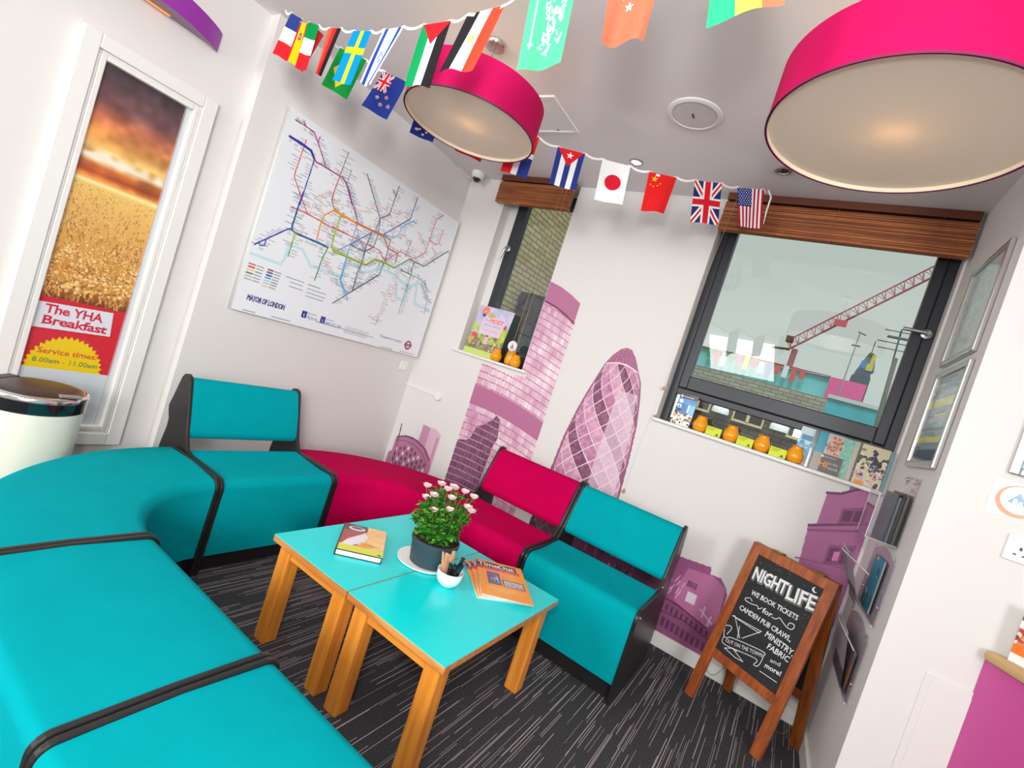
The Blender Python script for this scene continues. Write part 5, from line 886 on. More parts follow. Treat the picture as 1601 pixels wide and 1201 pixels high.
def quadprint(name, key, painter, label, cat, lean=.02, th=.004, w_=None, h_=None, zb=None, group=None, res=.0016, x=None, y=None, side=(235, 232, 228)):
    q = SL[key]; x0 = (q[0][0] * .3 + q[3][0] * .7) if x is None else x[0]; x1 = (q[1][0] * .3 + q[2][0] * .7) if x is None else x[1]; y_ = q[0][1] if y is None else y; z1 = (q[0][2] + q[1][2]) / 2 if h_ is None else (zb or SZ) + h_; z0 = SZ + .0008 if zb is None else zb
    W_ = x1 - x0; H_ = z1 - z0; A = Art(W_, H_, res, (240, 240, 240)); painter(A, W_, H_); s_ = lean / H_; c_ = math.sqrt(1 - s_ * s_)
    return tag(art_mesh(name, A, plane_fn((x0, y_ - lean * .5, z0), (1, 0, 0), (0, s_, c_), (0, c_, -s_)), M_printg, th, side), label, cat, group)
def blobs(A, W_, H_, cols, n, s0, s1, seed, y0=0, y1=1):
    q = random.Random(seed)
    for k in range(n): A.disc(q.random() * W_, (y0 + (y1 - y0) * q.random()) * H_, q.uniform(s0, s1), q.choice(cols), q.uniform(s0, s1))
def p_summer(A, W_, H_):
    A.a[:] = (206, 196, 226); blobs(A, W_, H_, [(190, 186, 226), (222, 206, 226), (180, 200, 230)], 60, .01, .03, 1, .5, 1)
    A.rect(0, 0, W_, H_ * .42, (150, 140, 96)); blobs(A, W_, H_, [(150, 120, 130), (120, 110, 100), (180, 130, 140), (110, 120, 80), (170, 150, 100)], 160, .004, .018, 2, .08, .42); blobs(A, W_, H_, [(196, 214, 90), (170, 196, 70)], 50, .01, .025, 3, .28, .62); A.rect(.075, H_ * .43, W_ * .84, H_ * .80, (226, 206, 226)); A.rect(0, 0, W_, .045, (200, 220, 110))
    A.disc(.07, H_ * .90, .032, (244, 130, 90), .034); A.rect(.05, H_ * .885, .09, H_ * .90, (250, 190, 150)); A.poly([(.048, H_ * .83), (.092, H_ * .83), (.075, H_ * .77), (.065, H_ * .77)], (50, 60, 90)); A.disc(.14, H_ * .83, .028, (190, 200, 70), .02); A.disc(.155, H_ * .83, .016, (240, 170, 60), .018)
    A.text('The', (.09, H_ * .70), (.135, H_ * .70), .022, (130, 140, 180)); A.text('MOST', (.145, H_ * .69), (W_ * .81, H_ * .69), .034, (236, 110, 110), grow=.0012); A.text('out of summer', (.10, H_ * .61), (W_ * .79, H_ * .61), .024, (120, 140, 200)); A.text('this holiday', (.11, H_ * .50), (W_ * .77, H_ * .50), .026, (240, 150, 150))
    A.disc(.045, H_ * .36, .026, (232, 70, 100), .03); A.poly([(.015, .08), (.03, .14), (.06, .13), (.035, .07)], (210, 170, 90)); A.disc(.17, H_ * .40, .014, (140, 70, 80)); A.poly([(.15, .10), (.16, .16), (.19, .16), (.20, .10)], (226, 190, 200)); A.disc(W_ * .9, H_ * .66, .014, (226, 60, 90), .018); A.rect(W_ * .86, H_ * .5, W_ * .95, H_ * .6, (190, 210, 90))
    A.line([(.06, .15), (.13, .09)], .003, (120, 90, 70)); blobs(A, W_, H_, [(230, 190, 200), (240, 220, 180)], 20, .003, .008, 5, .12, .4)
quadprint('summer_leaflet', 'sm', p_summer, 'tall colourful summer leaflet with balloons leaning in small window', 'leaflet', lean=.05, x=(.445, .782), y=.035, zb=1.3078, h_=.40)
def p_left(A, W_, H_):
    A.a[:] = (238, 238, 240); A.rect(0, H_ * .80, W_, H_, (44, 34, 38)); A.disc(.014, H_ * .9, .007, (250, 250, 250)); A.line([(.026, H_ * .9), (W_ * .75, H_ * .9)], .004, (230, 190, 180)); A.rect(0, H_ * .40, W_ * .62, H_ * .80, (50, 120, 190)); A.disc(.018, H_ * .68, .014, (230, 240, 250)); A.poly([(.010, H_ * .64), (.018, H_ * .73), (.026, H_ * .64)], (40, 90, 190)); blobs(A, W_, H_, [(30, 70, 120), (20, 50, 90)], 10, .005, .012, 3, .45, .62); A.rect(W_ * .7, H_ * .45, W_, H_ * .8, (120, 190, 230)); blobs(A, W_, H_, [(240, 150, 60), (60, 50, 50), (235, 210, 180), (40, 36, 40)], 34, .004, .011, 8, .03, .42)
quadprint('guide_booklet', 'left1', p_left, 'guide booklet with dark top band, rear one at left end of large sill', 'booklet', x=(2.150, 2.262), y=.05, group='guide booklets at the left end of the sill')
quadprint('guide_booklet', 'left2', lambda A, W_, H_: (p_left(A, W_, H_), A.rect(0, H_ * .80, W_, H_, (80, 150, 210)), A.disc(.02, H_ * .88, .012, (240, 245, 250))), 'guide booklet with blue top and white emblem, front one at left end of large sill', 'booklet', x=(2.156, 2.268), y=.015, h_=.168, group='guide booklets at the left end of the sill')
def p_blue(A, W_, H_):
    A.a[:] = (70, 160, 214); A.rect(0, H_ * .55, W_, H_, (190, 214, 214)); A.rect(W_ * .15, H_ * .66, W_ * .85, H_ * .80, (70, 130, 180)); blobs(A, W_, H_, [(120, 190, 226), (60, 140, 200)], 18, .006, .014, 4, .2, .6); A.rect(0, 0, W_, H_ * .22, (120, 120, 150))
quadprint('blue_booklet', 'blue', p_blue, 'blue and pale booklet standing behind the fourth amber jar', 'booklet', h_=.212)
quadprint('black_folder', 'black', lambda A, W_, H_: A.a.__setitem__(slice(None), (22, 28, 40)), 'narrow black folder edge standing between blue booklet and teal card', 'folder', lean=.01, h_=.212, th=.03, side=(22, 28, 40))
quadprint('teal_card', 'teal', lambda A, W_, H_: A.a.__setitem__(slice(None), (0, 150, 168)), 'plain teal card standing right of the black folder', 'card', h_=.214)
def p_card(A, W_, H_):
    A.a[:] = (190, 196, 200); A.rect(.004, .004, W_ - .004, H_ - .004, (170, 180, 186)); A.rect(.010, H_ * .12 + .05, W_ - .010, H_ - .012, (206, 160, 136)); blobs(A, W_, H_, [(196, 80, 60), (176, 90, 74), (226, 180, 160), (120, 80, 90)], 34, .004, .010, 6, .48, .92)
quadprint('framed_photo_card', 'card', p_card, 'grey card with red and orange picture beside the teal card', 'card', h_=.213)
def p_green(A, W_, H_):
    A.a[:] = (130, 196, 176); blobs(A, W_, H_, [(90, 160, 140), (200, 220, 200), (110, 180, 160)], 160, .0018, .0035, 9); A.rect(W_ * .72, 0, W_, H_, (196, 186, 170)); blobs(A, W_ * .3, H_, [(1, 1, 1)], 0, .002, .003, 1)
quadprint('patterned_booklet', 'green', p_green, 'mint green speckled booklet standing in the right half of large sill', 'booklet', h_=.211)
def p_city(A, W_, H_):
    A.a[:] = (110, 112, 106); q = random.Random(3)
    for k in range(40): x, y = q.random() * W_, q.random() * H_; A.rect(x, y, x + .014, y + .007, q.choice([(226, 228, 224), (60, 60, 58), (90, 110, 60), (150, 156, 150)]))
quadprint('city_brochure', 'city', p_city, 'grey and white city photo brochure behind the people brochure', 'brochure', x=(3.085, 3.165), h_=.213)
def p_people(A, W_, H_):
    A.a[:] = (216, 204, 170); blobs(A, W_, H_, [(40, 40, 60), (60, 56, 90), (70, 90, 50), (230, 220, 200), (120, 140, 70)], 46, .005, .013, 12, .35, .9); blobs(A, W_, H_, [(216, 170, 180), (120, 60, 60), (240, 220, 200), (60, 60, 140), (206, 150, 140)], 60, .004, .010, 13, .03, .5); A.rect(.01, 0, .05, .02, (240, 140, 40)); A.line([(W_ * .5, .01), (W_ * .62, H_ * .5)], .002, (245, 240, 235))
quadprint('people_brochure', 'people', p_people, 'brochure with photos of people near the right end of large sill', 'brochure', x=(3.115, 3.236), h_=.211)
def p_grey(A, W_, H_):
    A.a[:] = (176, 170, 162); A.rect(W_ * .30, 0, W_, H_, (112, 110, 110)); A.disc(W_ * .32, H_ * .86, .006, (240, 236, 236)); A.line([(W_ * .38, H_ * .86), (W_ * .78, H_ * .86)], .003, (210, 200, 198)); A.text('HI', (W_ * .28, H_ * .30), (W_ * .56, H_ * .30), .030, (244, 150, 80), grow=.001); A.text('in the', (W_ * .60, H_ * .50), (W_ * .90, H_ * .50), .014, (245, 240, 238)); A.text('world', (W_ * .60, H_ * .24), (W_ * .93, H_ * .24), .016, (245, 240, 238))
quadprint('grey_leaflet', 'grey', p_grey, 'low grey landscape leaflet with orange letters on large sill', 'leaflet', lean=.02, h_=.10)
for i in range(3):
    m = MB(); m.box((3.238 + i * .0035, -.028, SZ + .0005), (3.2405 + i * .0035, .06, SZ + .208 - i * .004)); o = m.build('slim_booklet', mat(('slim_booklet_paper' if i != 1 else 'slim_booklet_cyan'), (150, 176, 190) if i != 1 else (80, 170, 200), .5))
    tag(o, 'slim booklet edge standing against right end of large sill', 'booklet', 'slim booklets against the right wall')
# ============================================================= RIGHT WALL
WT = np.array((.030, -1.0, 0)); WT /= np.linalg.norm(WT)          # along the right wall, towards the camera
WN = np.array((-WT[1], WT[0], 0)); WN = WN if WN[0] > 0 else -WN   # into the wall
def wp(y, z, off=0): return np.array((wx(y), y, z)) - WN * off
def wall_frame(label, y0, y1, z0, z1, painter):
    c = wp((y0 + y1) / 2, z0, .01); t = thing('poster_frame', tuple(c), label, 'frame', 'silver snap frames on the right wall'); W_ = abs(y1 - y0); H_ = z1 - z0
    m = MB(); o = wp(y0, z0, .018); f = .026
    for a, b in (((0, 0), (f, H_)), ((W_ - f, 0), (W_, H_)), ((f, 0), (W_ - f, f)), ((f, H_ - f), (W_ - f, H_))): m.obox(o, WT, (0, 0, 1), WN, (a[0], a[1], 0), (b[0], b[1], .017))
    m.build('frame', M_alu, t, bevel=.005)
    A = Art(W_ - 2 * f + .004, H_ - 2 * f + .004, .004, (190, 200, 196)); painter(A, A.w, A.h)
    art_mesh('poster', A, plane_fn(wp(y0, z0, .010) + WT * (f - .002) + np.array((0, 0, f - .002)), WT, (0, 0, 1), WN), M_printg, .003, parent=t)
def p_up(A, W_, H_): A.noise(.02, 10, 4); A.noise(.08, 8, 5); [A.line([(.02, H_ * k / 12), (W_ - .02, H_ * k / 12)], .004, (170, 182, 178), .5) for k in range(2, 11)]
def p_low(A, W_, H_):
    A.a[:] = (150, 160, 166); q = random.Random(2)
    for k in range(44): z = q.random() * H_; a = q.random() * W_ * .5; A.rect(a, z, a + q.uniform(.05, .2), z + .010, q.choice([(216, 206, 90), (90, 110, 150), (180, 120, 150), (206, 210, 206), (80, 100, 120), (120, 150, 190), (60, 80, 110)]), .8)
    A.rect(0, H_ * .62, W_, H_ * .72, (206, 204, 110)); A.rect(0, H_ * .22, W_, H_ * .28, (210, 204, 90)); A.rect(0, H_ * .02, W_, H_ * .14, (70, 84, 110))
wall_frame('silver snap frame with pale grey-green poster, upper one on right wall', -.282, -.722, 1.895, 2.335, p_up)
wall_frame('silver snap frame with blue and yellow poster, lower one on right wall', -.298, -.745, 1.432, 1.862, p_low)
def sheet(pts, th=.0035, mb=None):
    """extrude a y,z outline lying on the right wall plane at offset"""
def pocket(label, y0, y1, z0, z1, ztip, bulge, seed, items):
    t = thing('leaflet_holder', tuple(wp((y0 + y1) / 2, z0, .02)), label, 'leaflet holder', 'clear leaflet pockets on the right wall')
    W_ = abs(y1 - y0); n = 12; m = MB()
    # back plate with gently arched top
    r0, r1 = [], []
    out = [(0, 0), (W_, 0)] + [(W_ * (1 - k / n), z1 - z0 + .035 * math.sin(math.pi * k / n)) for k in range(n + 1)]
    for off, R_ in ((.003, r0), (.0065, r1)):
        for a, b in out: R_.append(tuple(wp(y0, z0, off) + WT * a + np.array((0, 0, b))))
    m.prism(r0, r1); m.build('back_plate', M_acry, t)
    # front plate: bows outward, drooping rim
    vs = []; nu, nv = 12, 12
    for j in range(nv + 1):
        for i in range(nu + 1):
            u, v = i / nu, j / nv; d = .010 + bulge * (v ** .8) * (.45 + .55 * math.sin(math.pi * u)) + .010 * math.sin(v * 3); z = z0 + (ztip - z0) * v - .03 * v * (2 * u - 1) ** 2
            vs.append(tuple(wp(y0, z0, d) + WT * (W_ * u) + np.array((0, 0, z - z0))))
    N_ = len(vs); vs2 = [tuple(np.array(p) - WN * .0035) for p in vs]; fs = []
    for j in range(nv):
        for i in range(nu): a = j * (nu + 1) + i; fs.append((a, a + 1, a + nu + 2, a + nu + 1)); fs.append((N_ + a + nu + 1, N_ + a + nu + 2, N_ + a + 1, N_ + a))
    MB().add(vs + vs2, fs).build('front_plate', M_acry, t)
    MB().tube([p for p in vs[-(nu + 1):]], .0028, 6).build('rim', mat('acrylic_edge', (205, 200, 204), .2, coat=.5), t)
    m = MB(); m.tube([wp(y0, z0 + .0, .006), wp(y0, z0 + .012, .012) + WT * 0, wp(y0, z0 + .002, .012) + WT * W_, wp(y0, z0, .006) + WT * W_], .003, 6); m.build('bottom_edge', MATS['acrylic_edge'], t)
    m = MB()
    for a, b in ((.03, .02), (W_ - .03, .02), (.03, -.18), (W_ - .03, -.18)): q = wp(y0, z1 + b, .0065) + WT * a; m.lathe(q, [(.008, 0), (.008, .003), (.004, .005)], 14, ax=-WN)
    m.build('screws', M_chrome, t, 40)
    return t
def leaflet_in(y0, w_, z0, h_, off, tilt, painter, label, curl=0):
    A = Art(w_, h_, .003, (235, 235, 235)); painter(A, w_, h_)
    o = wp(y0, z0, off); up = np.array((0, 0, 1.0)) * math.cos(tilt) - WN * math.sin(tilt)
    def fn(U, V, W): v = V / h_; return tuple(o[k] + WT[k] * U + up[k] * V - WN[k] * (curl * v * v) + WN[k] * W for k in range(3))
    return tag(art_mesh('leaflet', A, fn, M_print), label, 'leaflet')
pocket('clear curved leaflet pocket with teal leaflet, upper of the two big pockets', -.235, -.675, .785, 1.035, 1.0, .135, 1, None)
def p_tealf(A, W_, H_): A.a[:] = (30, 150, 176); blobs(A, W_, H_, [(236, 206, 40), (240, 190, 60)], 7, .008, .02, 4); blobs(A, W_, H_, [(40, 90, 120), (210, 220, 226)], 6, .01, .02, 5); A.rect(W_ * .86, 0, W_, H_, (210, 206, 210))
leaflet_in(-.35, .23, .80, .225, .012, .0, p_tealf, 'teal leaflet with yellow shapes in the upper clear pocket', .0)
def p_gr(A, W_, H_): A.a[:] = (196, 188, 196); A.noise(.03, 14, 6); A.rect(0, H_ * .92, W_, H_, (226, 220, 226)); A.rect(0, 0, W_, H_ * .3, (120, 112, 120))
leaflet_in(-.30, .22, .80, .215, .05, .20, p_gr, 'floppy grey leaflet bulging out of the upper clear pocket', .04)
pocket('clear curved leaflet pocket, lowest on right wall beside chalkboard', -.215, -.690, .470, .720, .705, .060, 2, None)
def p_br(A, W_, H_): A.a[:] = (150, 140, 136); A.noise(.04, 14, 7); blobs(A, W_, H_, [(196, 140, 90), (180, 130, 90)], 6, .02, .035, 8, .0, .6); A.rect(0, H_ * .9, W_, H_, (170, 160, 158))
leaflet_in(-.27, .35, .478, .17, .011, .0, p_br, 'brownish leaflet lying flat in the lowest clear pocket', .0)
leaflet_in(-.30, .30, .485, .225, .022, .10, p_gr, 'pale folded leaflet leaning in the lowest clear pocket', .012)
# box-shaped holder with magazines under the frames
t = thing('box_leaflet_holder', tuple(wp(-.5, 1.10, .05)), 'clear box leaflet holder with dark magazines under the silver frames', 'leaflet holder'); o = wp(-.385, 1.098, .004); Wb = .225
m = MB(); m.obox(o, WT, (0, 0, 1), -WN, (0, 0, 0), (Wb, .29, .003)); m.build('back_plate', M_acry, t)
m = MB(); m.obox(o, WT, (0, 0, 1), -WN, (0, 0, .105), (Wb, .185, .108)); m.build('front_plate', M_acry, t)
m = MB(); m.obox(o, WT, (0, 0, 1), -WN, (0, 0, .003), (.003, .185, .105)); m.build('side_plate', M_acry, t); MB().obox(o, WT, (0, 0, 1), -WN, (Wb - .003, 0, .003), (Wb, .185, .105)).build('side_plate', M_acry, t)
MB().obox(o, WT, (0, 0, 1), -WN, (.003, 0, .003), (Wb - .003, .004, .105)).build('base_plate', MATS['acrylic_edge'], t)
m = MB()
for a in (.02, Wb - .02): q = o + WT * a + np.array((0, 0, .275)) - WN * .003; m.lathe(q, [(.009, 0), (.009, .004), (.005, .007)], 14, ax=-WN)
m.build('screws', M_chrome, t, 40)
m = MB(); 
for a in (0, Wb): m.tube([o + WT * a - WN * .107, o + WT * a - WN * .107 + np.array((0, 0, .185))], .0018, 5)
m.tube([o - WN * .107 + np.array((0, 0, .185)), o + WT * Wb - WN * .107 + np.array((0, 0, .185))], .0018, 5); m.build('rim', MATS['acrylic_edge'], t)
mc = [(96, 90, 84), (44, 46, 52), (110, 116, 122), (70, 76, 84), (150, 40, 44)]
for i in range(4):
    d0 = .012 + i * .0115; m = MB(); m.obox(o, WT, (0, 0, 1), -WN, (.006 + .004 * (i % 3), .0045, d0), (Wb - .008, .205 + .012 * math.sin(i * 2.1), d0 + .009)); c = mc[i % 5]
    tag(m.build('magazine', mat('magazine_cover_%s' % ['brown', 'black', 'grey', 'slate', 'red'][i % 5], c, .35, var=.3, scale=25), bevel=.001), 'dark magazine standing in the clear box leaflet holder', 'magazine', 'magazines in the box holder')
# ============================================================= PIER (near right wall face)
yp = yb
t = thing('poster_frame', (3.7, yp, 1.49), 'silver snap frame cut off by the right image edge, above the round sticker', 'frame'); m = MB(); fx0, fx1, fz0, fz1, f = 3.444, 3.88, 1.487, 2.08, .028
m.box((fx0, yp - .018, fz0), (fx0 + f, yp, fz1)); m.box((fx1 - f, yp - .018, fz0), (fx1, yp, fz1)); m.box((fx0 + f, yp - .018, fz0), (fx1 - f, yp, fz0 + f)); m.box((fx0 + f, yp - .018, fz1 - f), (fx1 - f, yp, fz1)); m.build('frame', M_alu, t, bevel=.006)
A = Art(fx1 - fx0 - 2 * f + .004, fz1 - fz0 - 2 * f + .004, .004, (40, 180, 200)); art_mesh('poster', A, plane_fn((fx0 + f - .002, yp - .009, fz0 + f - .002), (1, 0, 0), (0, 0, 1), (0, 1, 0)), M_printg, .004, parent=t)
sx0, sz0, sw = 3.423, 1.345, .130; A = Art(sw, sw * .92, .001, (244, 244, 246)); cxs, czs = .070, .058
A.disc(cxs, czs, .056, (240, 110, 20), .054); A.disc(cxs + .003, czs + .005, .047, (246, 246, 248), .045)
A.poly([(cxs - .026, czs - .008), (cxs, czs + .030), (cxs + .026, czs - .008)], (30, 120, 196)); A.poly([(cxs - .012, czs - .008), (cxs - .012, czs + .004), (cxs - .006, czs + .010), (cxs, czs + .004), (cxs, czs - .008)], (246, 246, 248)); A.poly([(cxs + .003, czs - .008), (cxs + .003, czs + .001), (cxs + .008, czs + .005), (cxs + .013, czs + .001), (cxs + .013, czs - .008)], (246, 246, 248))
A.line([(cxs - .032, czs - .013), (cxs + .034, czs - .013)], .0022, (120, 170, 210)); A.line([(cxs - .026, czs - .019), (cxs + .028, czs - .019)], .0016, (150, 180, 210))
tag(art_mesh('round_logo_sticker', A, plane_fn((sx0, yp - .0016, sz0), (1, 0, 0), (0, 0, 1), (0, 1, 0)), M_printg, .0012), 'white square sticker with orange ring and blue hut emblem on pier', 'sticker')
t = thing('wall_socket', (3.575, yp, 1.254), 'white double power socket on the pier below the round sticker', 'socket')
MB().box((3.499, yp - .011, 1.212), (3.645, yp, 1.298)).build('plate', M_white, t, bevel=.003)
m = MB()
for cx_ in (3.536, 3.608):
    m.box((cx_ - .0035, yp - .0116, 1.252), (cx_ + .0035, yp - .0108, 1.263)); m.box((cx_ - .015, yp - .0116, 1.234), (cx_ - .007, yp - .0108, 1.239)); m.box((cx_ + .007, yp - .0116, 1.234), (cx_ + .015, yp - .0108, 1.239))
m.build('pin_holes', M_blk, t)
m = MB()
for cx_ in (3.518, 3.625): m.box((cx_ - .006, yp - .014, 1.262), (cx_ + .006, yp - .011, 1.284))
m.build('rocker_switches', M_white, t, bevel=.001)
# reception counter
c0 = np.array((3.517, yp - .006, 0)); cd = np.array((.50, -.866, 0)); cn = np.array((.866, .50, 0))
t = thing('reception_counter', tuple(c0 + cd * .5 + cn * .2), 'reception counter with magenta front and rounded tan worktop edge, lower right', 'counter')
L_ = 1.25; zc = .913
m = MB(); m.prism([tuple(c0 + cd * .012 + cn * .030), tuple(c0 + cd * L_ + cn * .03), tuple(c0 + cd * L_ + cn * .05), tuple(c0 + cn * .05 + cd * .04)], [tuple(np.array(q) + np.array((0, 0, zc - .036))) for q in (c0 + cd * .012 + cn * .030, c0 + cd * L_ + cn * .03, c0 + cd * L_ + cn * .05, c0 + cn * .05 + cd * .04)]); m.build('front_panel', mat('magenta_laminate', (206, 84, 158), .35, var=.02), t)
def cpt(a, b, z): q = c0 + cd * a + cn * b; return (q[0], q[1], z)
ol = [(.035, .0)] + [(L_, 0), (L_, .55), (.33, .55)]
ol = [(L_, .0), (L_, .55), (.322, .55)] + [(.018 + .0, .012 * 0 + .028)] + [(.022, .012), (.034, .003)]
m = MB(); m.prism([cpt(a, b, zc - .035) for a, b in ol], [cpt(a, b, zc) for a, b in ol]); m.build('worktop', mat('tan_worktop_edge', (206, 168, 116), .4, var=.04), t, bevel=.012)
lh = [(.045, .03), (.16, .015)]
t2 = thing('leaflet_dispenser', (3.62, -.9, zc), 'white leaflet box with orange stripe and food photos on the counter, cut off at right', 'leaflet box')
lo = np.array((3.578, -.880, zc + .001)); lex = np.array((.80, -.60, 0)); ley = np.array((.60, .80, 0))
A = Art(.15, .175, .0016, (242, 240, 240)); A.rect(0, .028, .15, .062, (244, 120, 30)); A.line([(.03, .05), (.14, .05)], .004, (250, 200, 150)); A.line([(.05, .038), (.13, .038)], .003, (250, 200, 150)); A.rect(0, .062, .15, .11, (206, 130, 110)); blobs(A, .15, .175, [(226, 170, 60), (190, 60, 70), (240, 220, 200), (150, 60, 50)], 60, .004, .010, 4, .37, .60); A.rect(.05, .11, .15, .15, (214, 40, 60)); blobs(A, .15, .175, [(90, 130, 50), (110, 50, 40)], 10, .006, .012, 4, .7, .9)
art_mesh('front_print', A, plane_fn(lo - ley * .0, lex, (.0, .0, 1), ley), M_printg, .002, parent=t2); MB().obox(lo + ley * .0025, lex, ley, (0, 0, 1), (0, 0, 0), (.15, .035, .165)).build('box_body', mat('white_card_box', (226, 222, 220), .6), t2)
# ============================================================= OUTSIDE
def gl(o): return o
m = MB(); m.box((-1.5, 3.9, -4), (-1.2, 12, 5.2)); m.box((-1.5, .6, -4), (-1.2, 3.9, 5.2))
tag(m.build('brick_gable_wall', brick_mat('yellow_brick', (232, 216, 176), (212, 190, 146), (140, 122, 92), rot=(0, math.radians(90), math.radians(90)), bw=.225, bh=.075)), 'yellow brick side wall outside the small window', 'wall')
tag(MB().box((-1.16, 3.0, -4), (.6, 4.2, 2.40)).build('dark_reflection_block', mat('dark_reflection_tone', (36, 50, 60), .3, var=.3, scale=6, stretch=(1, 1, 6))), 'dark block standing in for a reflection in small window, in front of brick', 'building')  # dark block added in place of a reflection in the small pane
# dark brick house with cream sash windows
t = thing('brick_house', (2.5, 5.2, -4), 'dark brick house with cream sash windows behind the large sill', 'building')
MB().box((.3, 5.05, -4), (6.5, 8.4, 1.98)).build('wall', brick_mat('dark_brick', (110, 94, 74), (90, 76, 60), (60, 52, 46), rot=(math.radians(90), 0, 0), bw=.225, bh=.075), t)
for x0_, x1_, lbl in ((1.135, 1.53, 0), (1.867, 2.30, 0), (2.62, 3.05, 0), (3.4, 3.8, 0)):
    m = MB(); frame_ring(m, x0_, 1.545, x1_, 1.83, .022, 5.0, 5.06, .035); mid = (x0_ + x1_) / 2; m.box((mid - .022, 5.0, 1.57), (mid + .022, 5.06, 1.81)); w_ = m.build('window', mat('cream_window_paint', (236, 218, 168), .5), t)
    MB().box((x0_ + .02, 5.03, 1.565), (x1_ - .02, 5.045, 1.81)).build('pane', mat('dark_window_pane', (56, 42, 50), .1, var=.3, scale=5), t)
MB().box((.3, 8.0, 1.98), (3.0, 8.4, 2.56)).build('parapet', brick_mat('grey_brick', (185, 185, 166), (160, 158, 142), (120, 116, 105), rot=(math.radians(90), 0, 0), bw=.225, bh=.075), t)
for x_, lab in ((1.70, 'left of the two white domes standing in for reflections, at dark brick house'), (2.52, 'right of the two white domes standing in for reflections, at dark brick house')):
    r = .125; t_ = thing('reflection_dome', (x_, 4.90, 1.625), lab, 'lamp', 'white reflection domes outside')
    MB().lathe((x_, 4.90, 1.625), [(r * math.cos(a), r * .95 * math.sin(a)) for a in np.linspace(-.25, math.pi / 2, 12)], 28, cap=False).build('dome', mat('glowing_dome', (246, 248, 252), .25, emis=(246, 248, 252), estr=.35), t_, 60); MB().box((x_ - .012, 4.86, 1.67), (x_ + .012, 5.049, 1.69)).build('bracket', M_blk, t_)  # glowing domes added in place of white reflections in the lower pane
t = thing('teal_reflection', (2, 12, -4), 'teal front with pink end block standing in for room reflections in large window', 'building')  # solid shapes added where the glass reflects teal and pink from the room
MB().box((-1.15, 12.05, -4), (2.95, 13.5, 3.57)).build('teal_reflection_slab', mat('teal_reflection_tone', (130, 232, 236), .7, var=.05), t)
MB().box((2.96, 11.8, -4), (3.74, 13.0, 3.56)).build('pink_reflection_slab', mat('pink_reflection_tone', (255, 90, 165), .7, var=.06), t)
MB().box((3.0, 9.2, -4), (5.4, 10.4, 2.76)).build('low_teal_reflection', mat('low_reflection_tone', (60, 190, 205), .3, var=.35, scale=3), t)
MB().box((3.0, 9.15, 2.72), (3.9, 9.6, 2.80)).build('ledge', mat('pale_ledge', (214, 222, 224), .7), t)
MB().box((-1.15, 11.95, 3.57), (2.95, 12.05, 3.60)).build('edge_strip', mat('red_edge_tone', (176, 70, 90), .7), t)
fk = [(60, 150, 110), (220, 90, 80), (240, 240, 240), (70, 160, 110), (240, 120, 170), (250, 210, 60), (240, 90, 70), (250, 250, 250), (110, 120, 190), (240, 90, 80), (250, 250, 250), (230, 90, 90), (226, 90, 90)]
t = thing('bunting_reflection', (.5, 11.9, 3.5), 'row of small coloured flags standing in for bunting reflected in large window', 'bunting')  # flags added outside in place of bunting reflected in the glass
MB().tube([(-.6, 11.88, 3.60), (1.0, 11.88, 3.50), (2.9, 11.88, 3.56)], .008, 5).build('cord', M_white, t)
for i, c in enumerate(fk):
    x_ = -.15 + i * .20; w_ = .13; zt = 3.56 - .04 * math.sin(i) ; h_ = .26 + .14 * ((i * 7) % 3) / 2
    nm = 'flag'; MB().box((x_, 11.87, zt - h_), (x_ + w_, 11.876, zt)).build(nm, mat('flag_reflection_%s' % ['green', 'coral', 'white', 'mint', 'pink', 'yellow', 'red', 'snow', 'blue', 'salmon', 'chalk', 'rose', 'brick'][i], c, .8, var=.02), t)
# chimney statue-like stack
t = thing('reflecting_chimney', (3.7, 14, 3.2), 'dark stepped chimney on the skyline with blue and yellow painted reflections', 'chimney')
st_ = [(3.40, 3.93, -4, 4.10, (40, 76, 84)), (3.47, 3.88, 4.10, 4.30, (50, 84, 96)), (3.52, 3.92, 4.30, 4.50, (70, 120, 150)), (3.58, 3.88, 4.50, 4.68, (90, 110, 120)), (3.63, 3.82, 4.68, 4.82, (80, 84, 60))]
for i, (a, b, c, d, col) in enumerate(st_): MB().prism([(a, 14, c), (b, 14, c), (b, 14.4, c), (a, 14.4, c)], [(a + .04, 14, d), (b - .03, 14, d), (b - .03, 14.4, d), (a + .04, 14.4, d)]).build('tier', mat('chimney_tier_%s' % ['base', 'low', 'mid', 'high', 'top'][i], col, .6, var=.3, scale=4), t)
for (a, c, w_, h_, col, nm) in ((3.70, 4.30, .16, .20, (206, 196, 60), 'yellow_reflection'), (3.76, 4.50, .09, .28, (214, 206, 70), 'yellow_reflection'), (3.56, 4.34, .12, .22, (60, 130, 190), 'blue_reflection')): MB().box((a, 13.97, c), (a + w_, 14.0, c + h_)).build(nm, mat(nm + '_paint', col, .6), t)  # flag reflections painted onto the chimney as colour patches
MB().tube([(3.72, 14.1, 4.82), (3.72, 14.1, 5.2)], .012, 6).build('spike', M_blk, t)
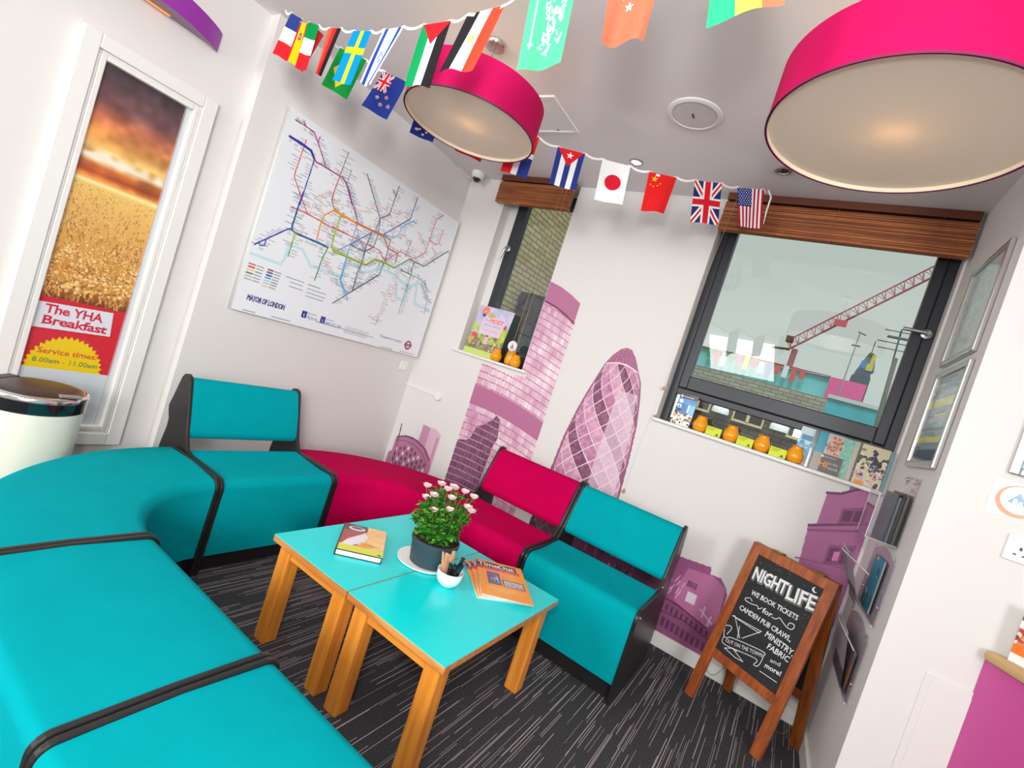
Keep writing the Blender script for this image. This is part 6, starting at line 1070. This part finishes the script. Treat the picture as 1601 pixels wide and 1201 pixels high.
# masts
t = thing('aerial_mast', (3.21, 10.7, -4), 'thin aerial mast left of the stepped chimney', 'mast', None)
MB().tube([(3.21, 10.7, -4), (3.21, 10.7, 4.58)], .016, 8).build('pole', M_steel, t); MB().tube([(3.13, 10.7, 4.24), (3.30, 10.7, 4.24)], .02, 6).tube([(3.17, 10.7, 4.57), (3.34, 10.7, 4.52)], .012, 6).build('antenna', M_blk, t)
t = thing('aerial_mast', (3.66, 6.0, 1.98), 'thick aerial mast with cross-shaped antenna beside window handle', 'mast', None)
MB().tube([(3.68, 6.0, 1.99), (3.62, 6.0, 3.18)], .032, 10).build('pole', mat('mast_grey', (112, 116, 104), .6, var=.2), t)
m = MB(); m.tube([(3.60, 6.0, 3.1), (3.575, 6.0, 3.62)], .012, 6)
for z_, l in ((3.58, .20), (3.48, .15), (3.40, .25), (3.30, .22)): m.tube([(3.58 - l, 6.0, z_), (3.58 + l * .7, 6.0, z_)], .008, 6)
m.tube([(3.44, 6, 3.485), (3.72, 6, 3.485)], .022, 6); m.build('antenna', mat('antenna_dark', (60, 66, 72), .5), t)
# crane jib
t = thing('tower_crane_jib', (0, 40, 9.5), 'red lattice crane jib slanting across the sky outside', 'crane'); m = MB(); m2 = MB()
a0, a1 = np.array((-.08, 40, 9.2)), np.array((7.4, 40, 16.75)); b0, b1 = np.array((-.5, 40, 10.15)), np.array((7.1, 40, 17.25)); a0b, a1b = a0 + np.array((0, .9, .15)), a1 + np.array((0, .9, .15))
m.tube([a0, a1], .055, 6); m.tube([a0b, a1b], .055, 6); b0 = a0 + np.array((-.38, .45, .62)); b1 = a1 + np.array((-.38, .45, .62)); m.tube([b0, b1], .055, 6)
MB().tube([a0 + np.array((.35, .45, .1)), (.27, 40.45, -4)], .22, 4).build('mast', mat('crane_red', (178, 84, 96), .6), t); n = 17
for k in range(n): f, g_ = k / n, (k + .5) / n; pa, pb, pc = a0 + (a1 - a0) * f, b0 + (b1 - b0) * g_, a0 + (a1 - a0) * (k + 1) / n; m2.tube([pa, pb], .022, 5); m2.tube([pb, pc], .022, 5); m2.tube([pa + np.array((0, .9, .15)), pb], .022, 5); m2.tube([b0 + (b1 - b0) * f, pa], .03, 5)
mr = mat('crane_red', (178, 84, 96), .6); m.build('chord', mr, t); m2.build('lacing', mr, t)
m = MB(); m.tube([a0 + np.array((.0, .45, .0)), b0 + np.array((-.9, 0, -.75))], .10, 6); m.box((-.55, 39.9, 9.75), (-.05, 40.8, 10.15)); m.build('winch', mat('crane_dark', (96, 44, 60), .6), t)
m = MB(); pm = a0 + (a1 - a0) * .31; m.box((pm[0] - .1, 39.92, pm[2] + .05), (pm[0] + .75, 39.98, pm[2] + .55)); m.build('sign_board', mat('crane_sign', (222, 96, 104), .6), t)
tag(MB().box((-60, .6, -4.4), (60, 120, -4)).build('outside_ground', mat('street_ground', (120, 120, 118), .9)), 'grey street ground far below the windows', 'ground', kind='structure')
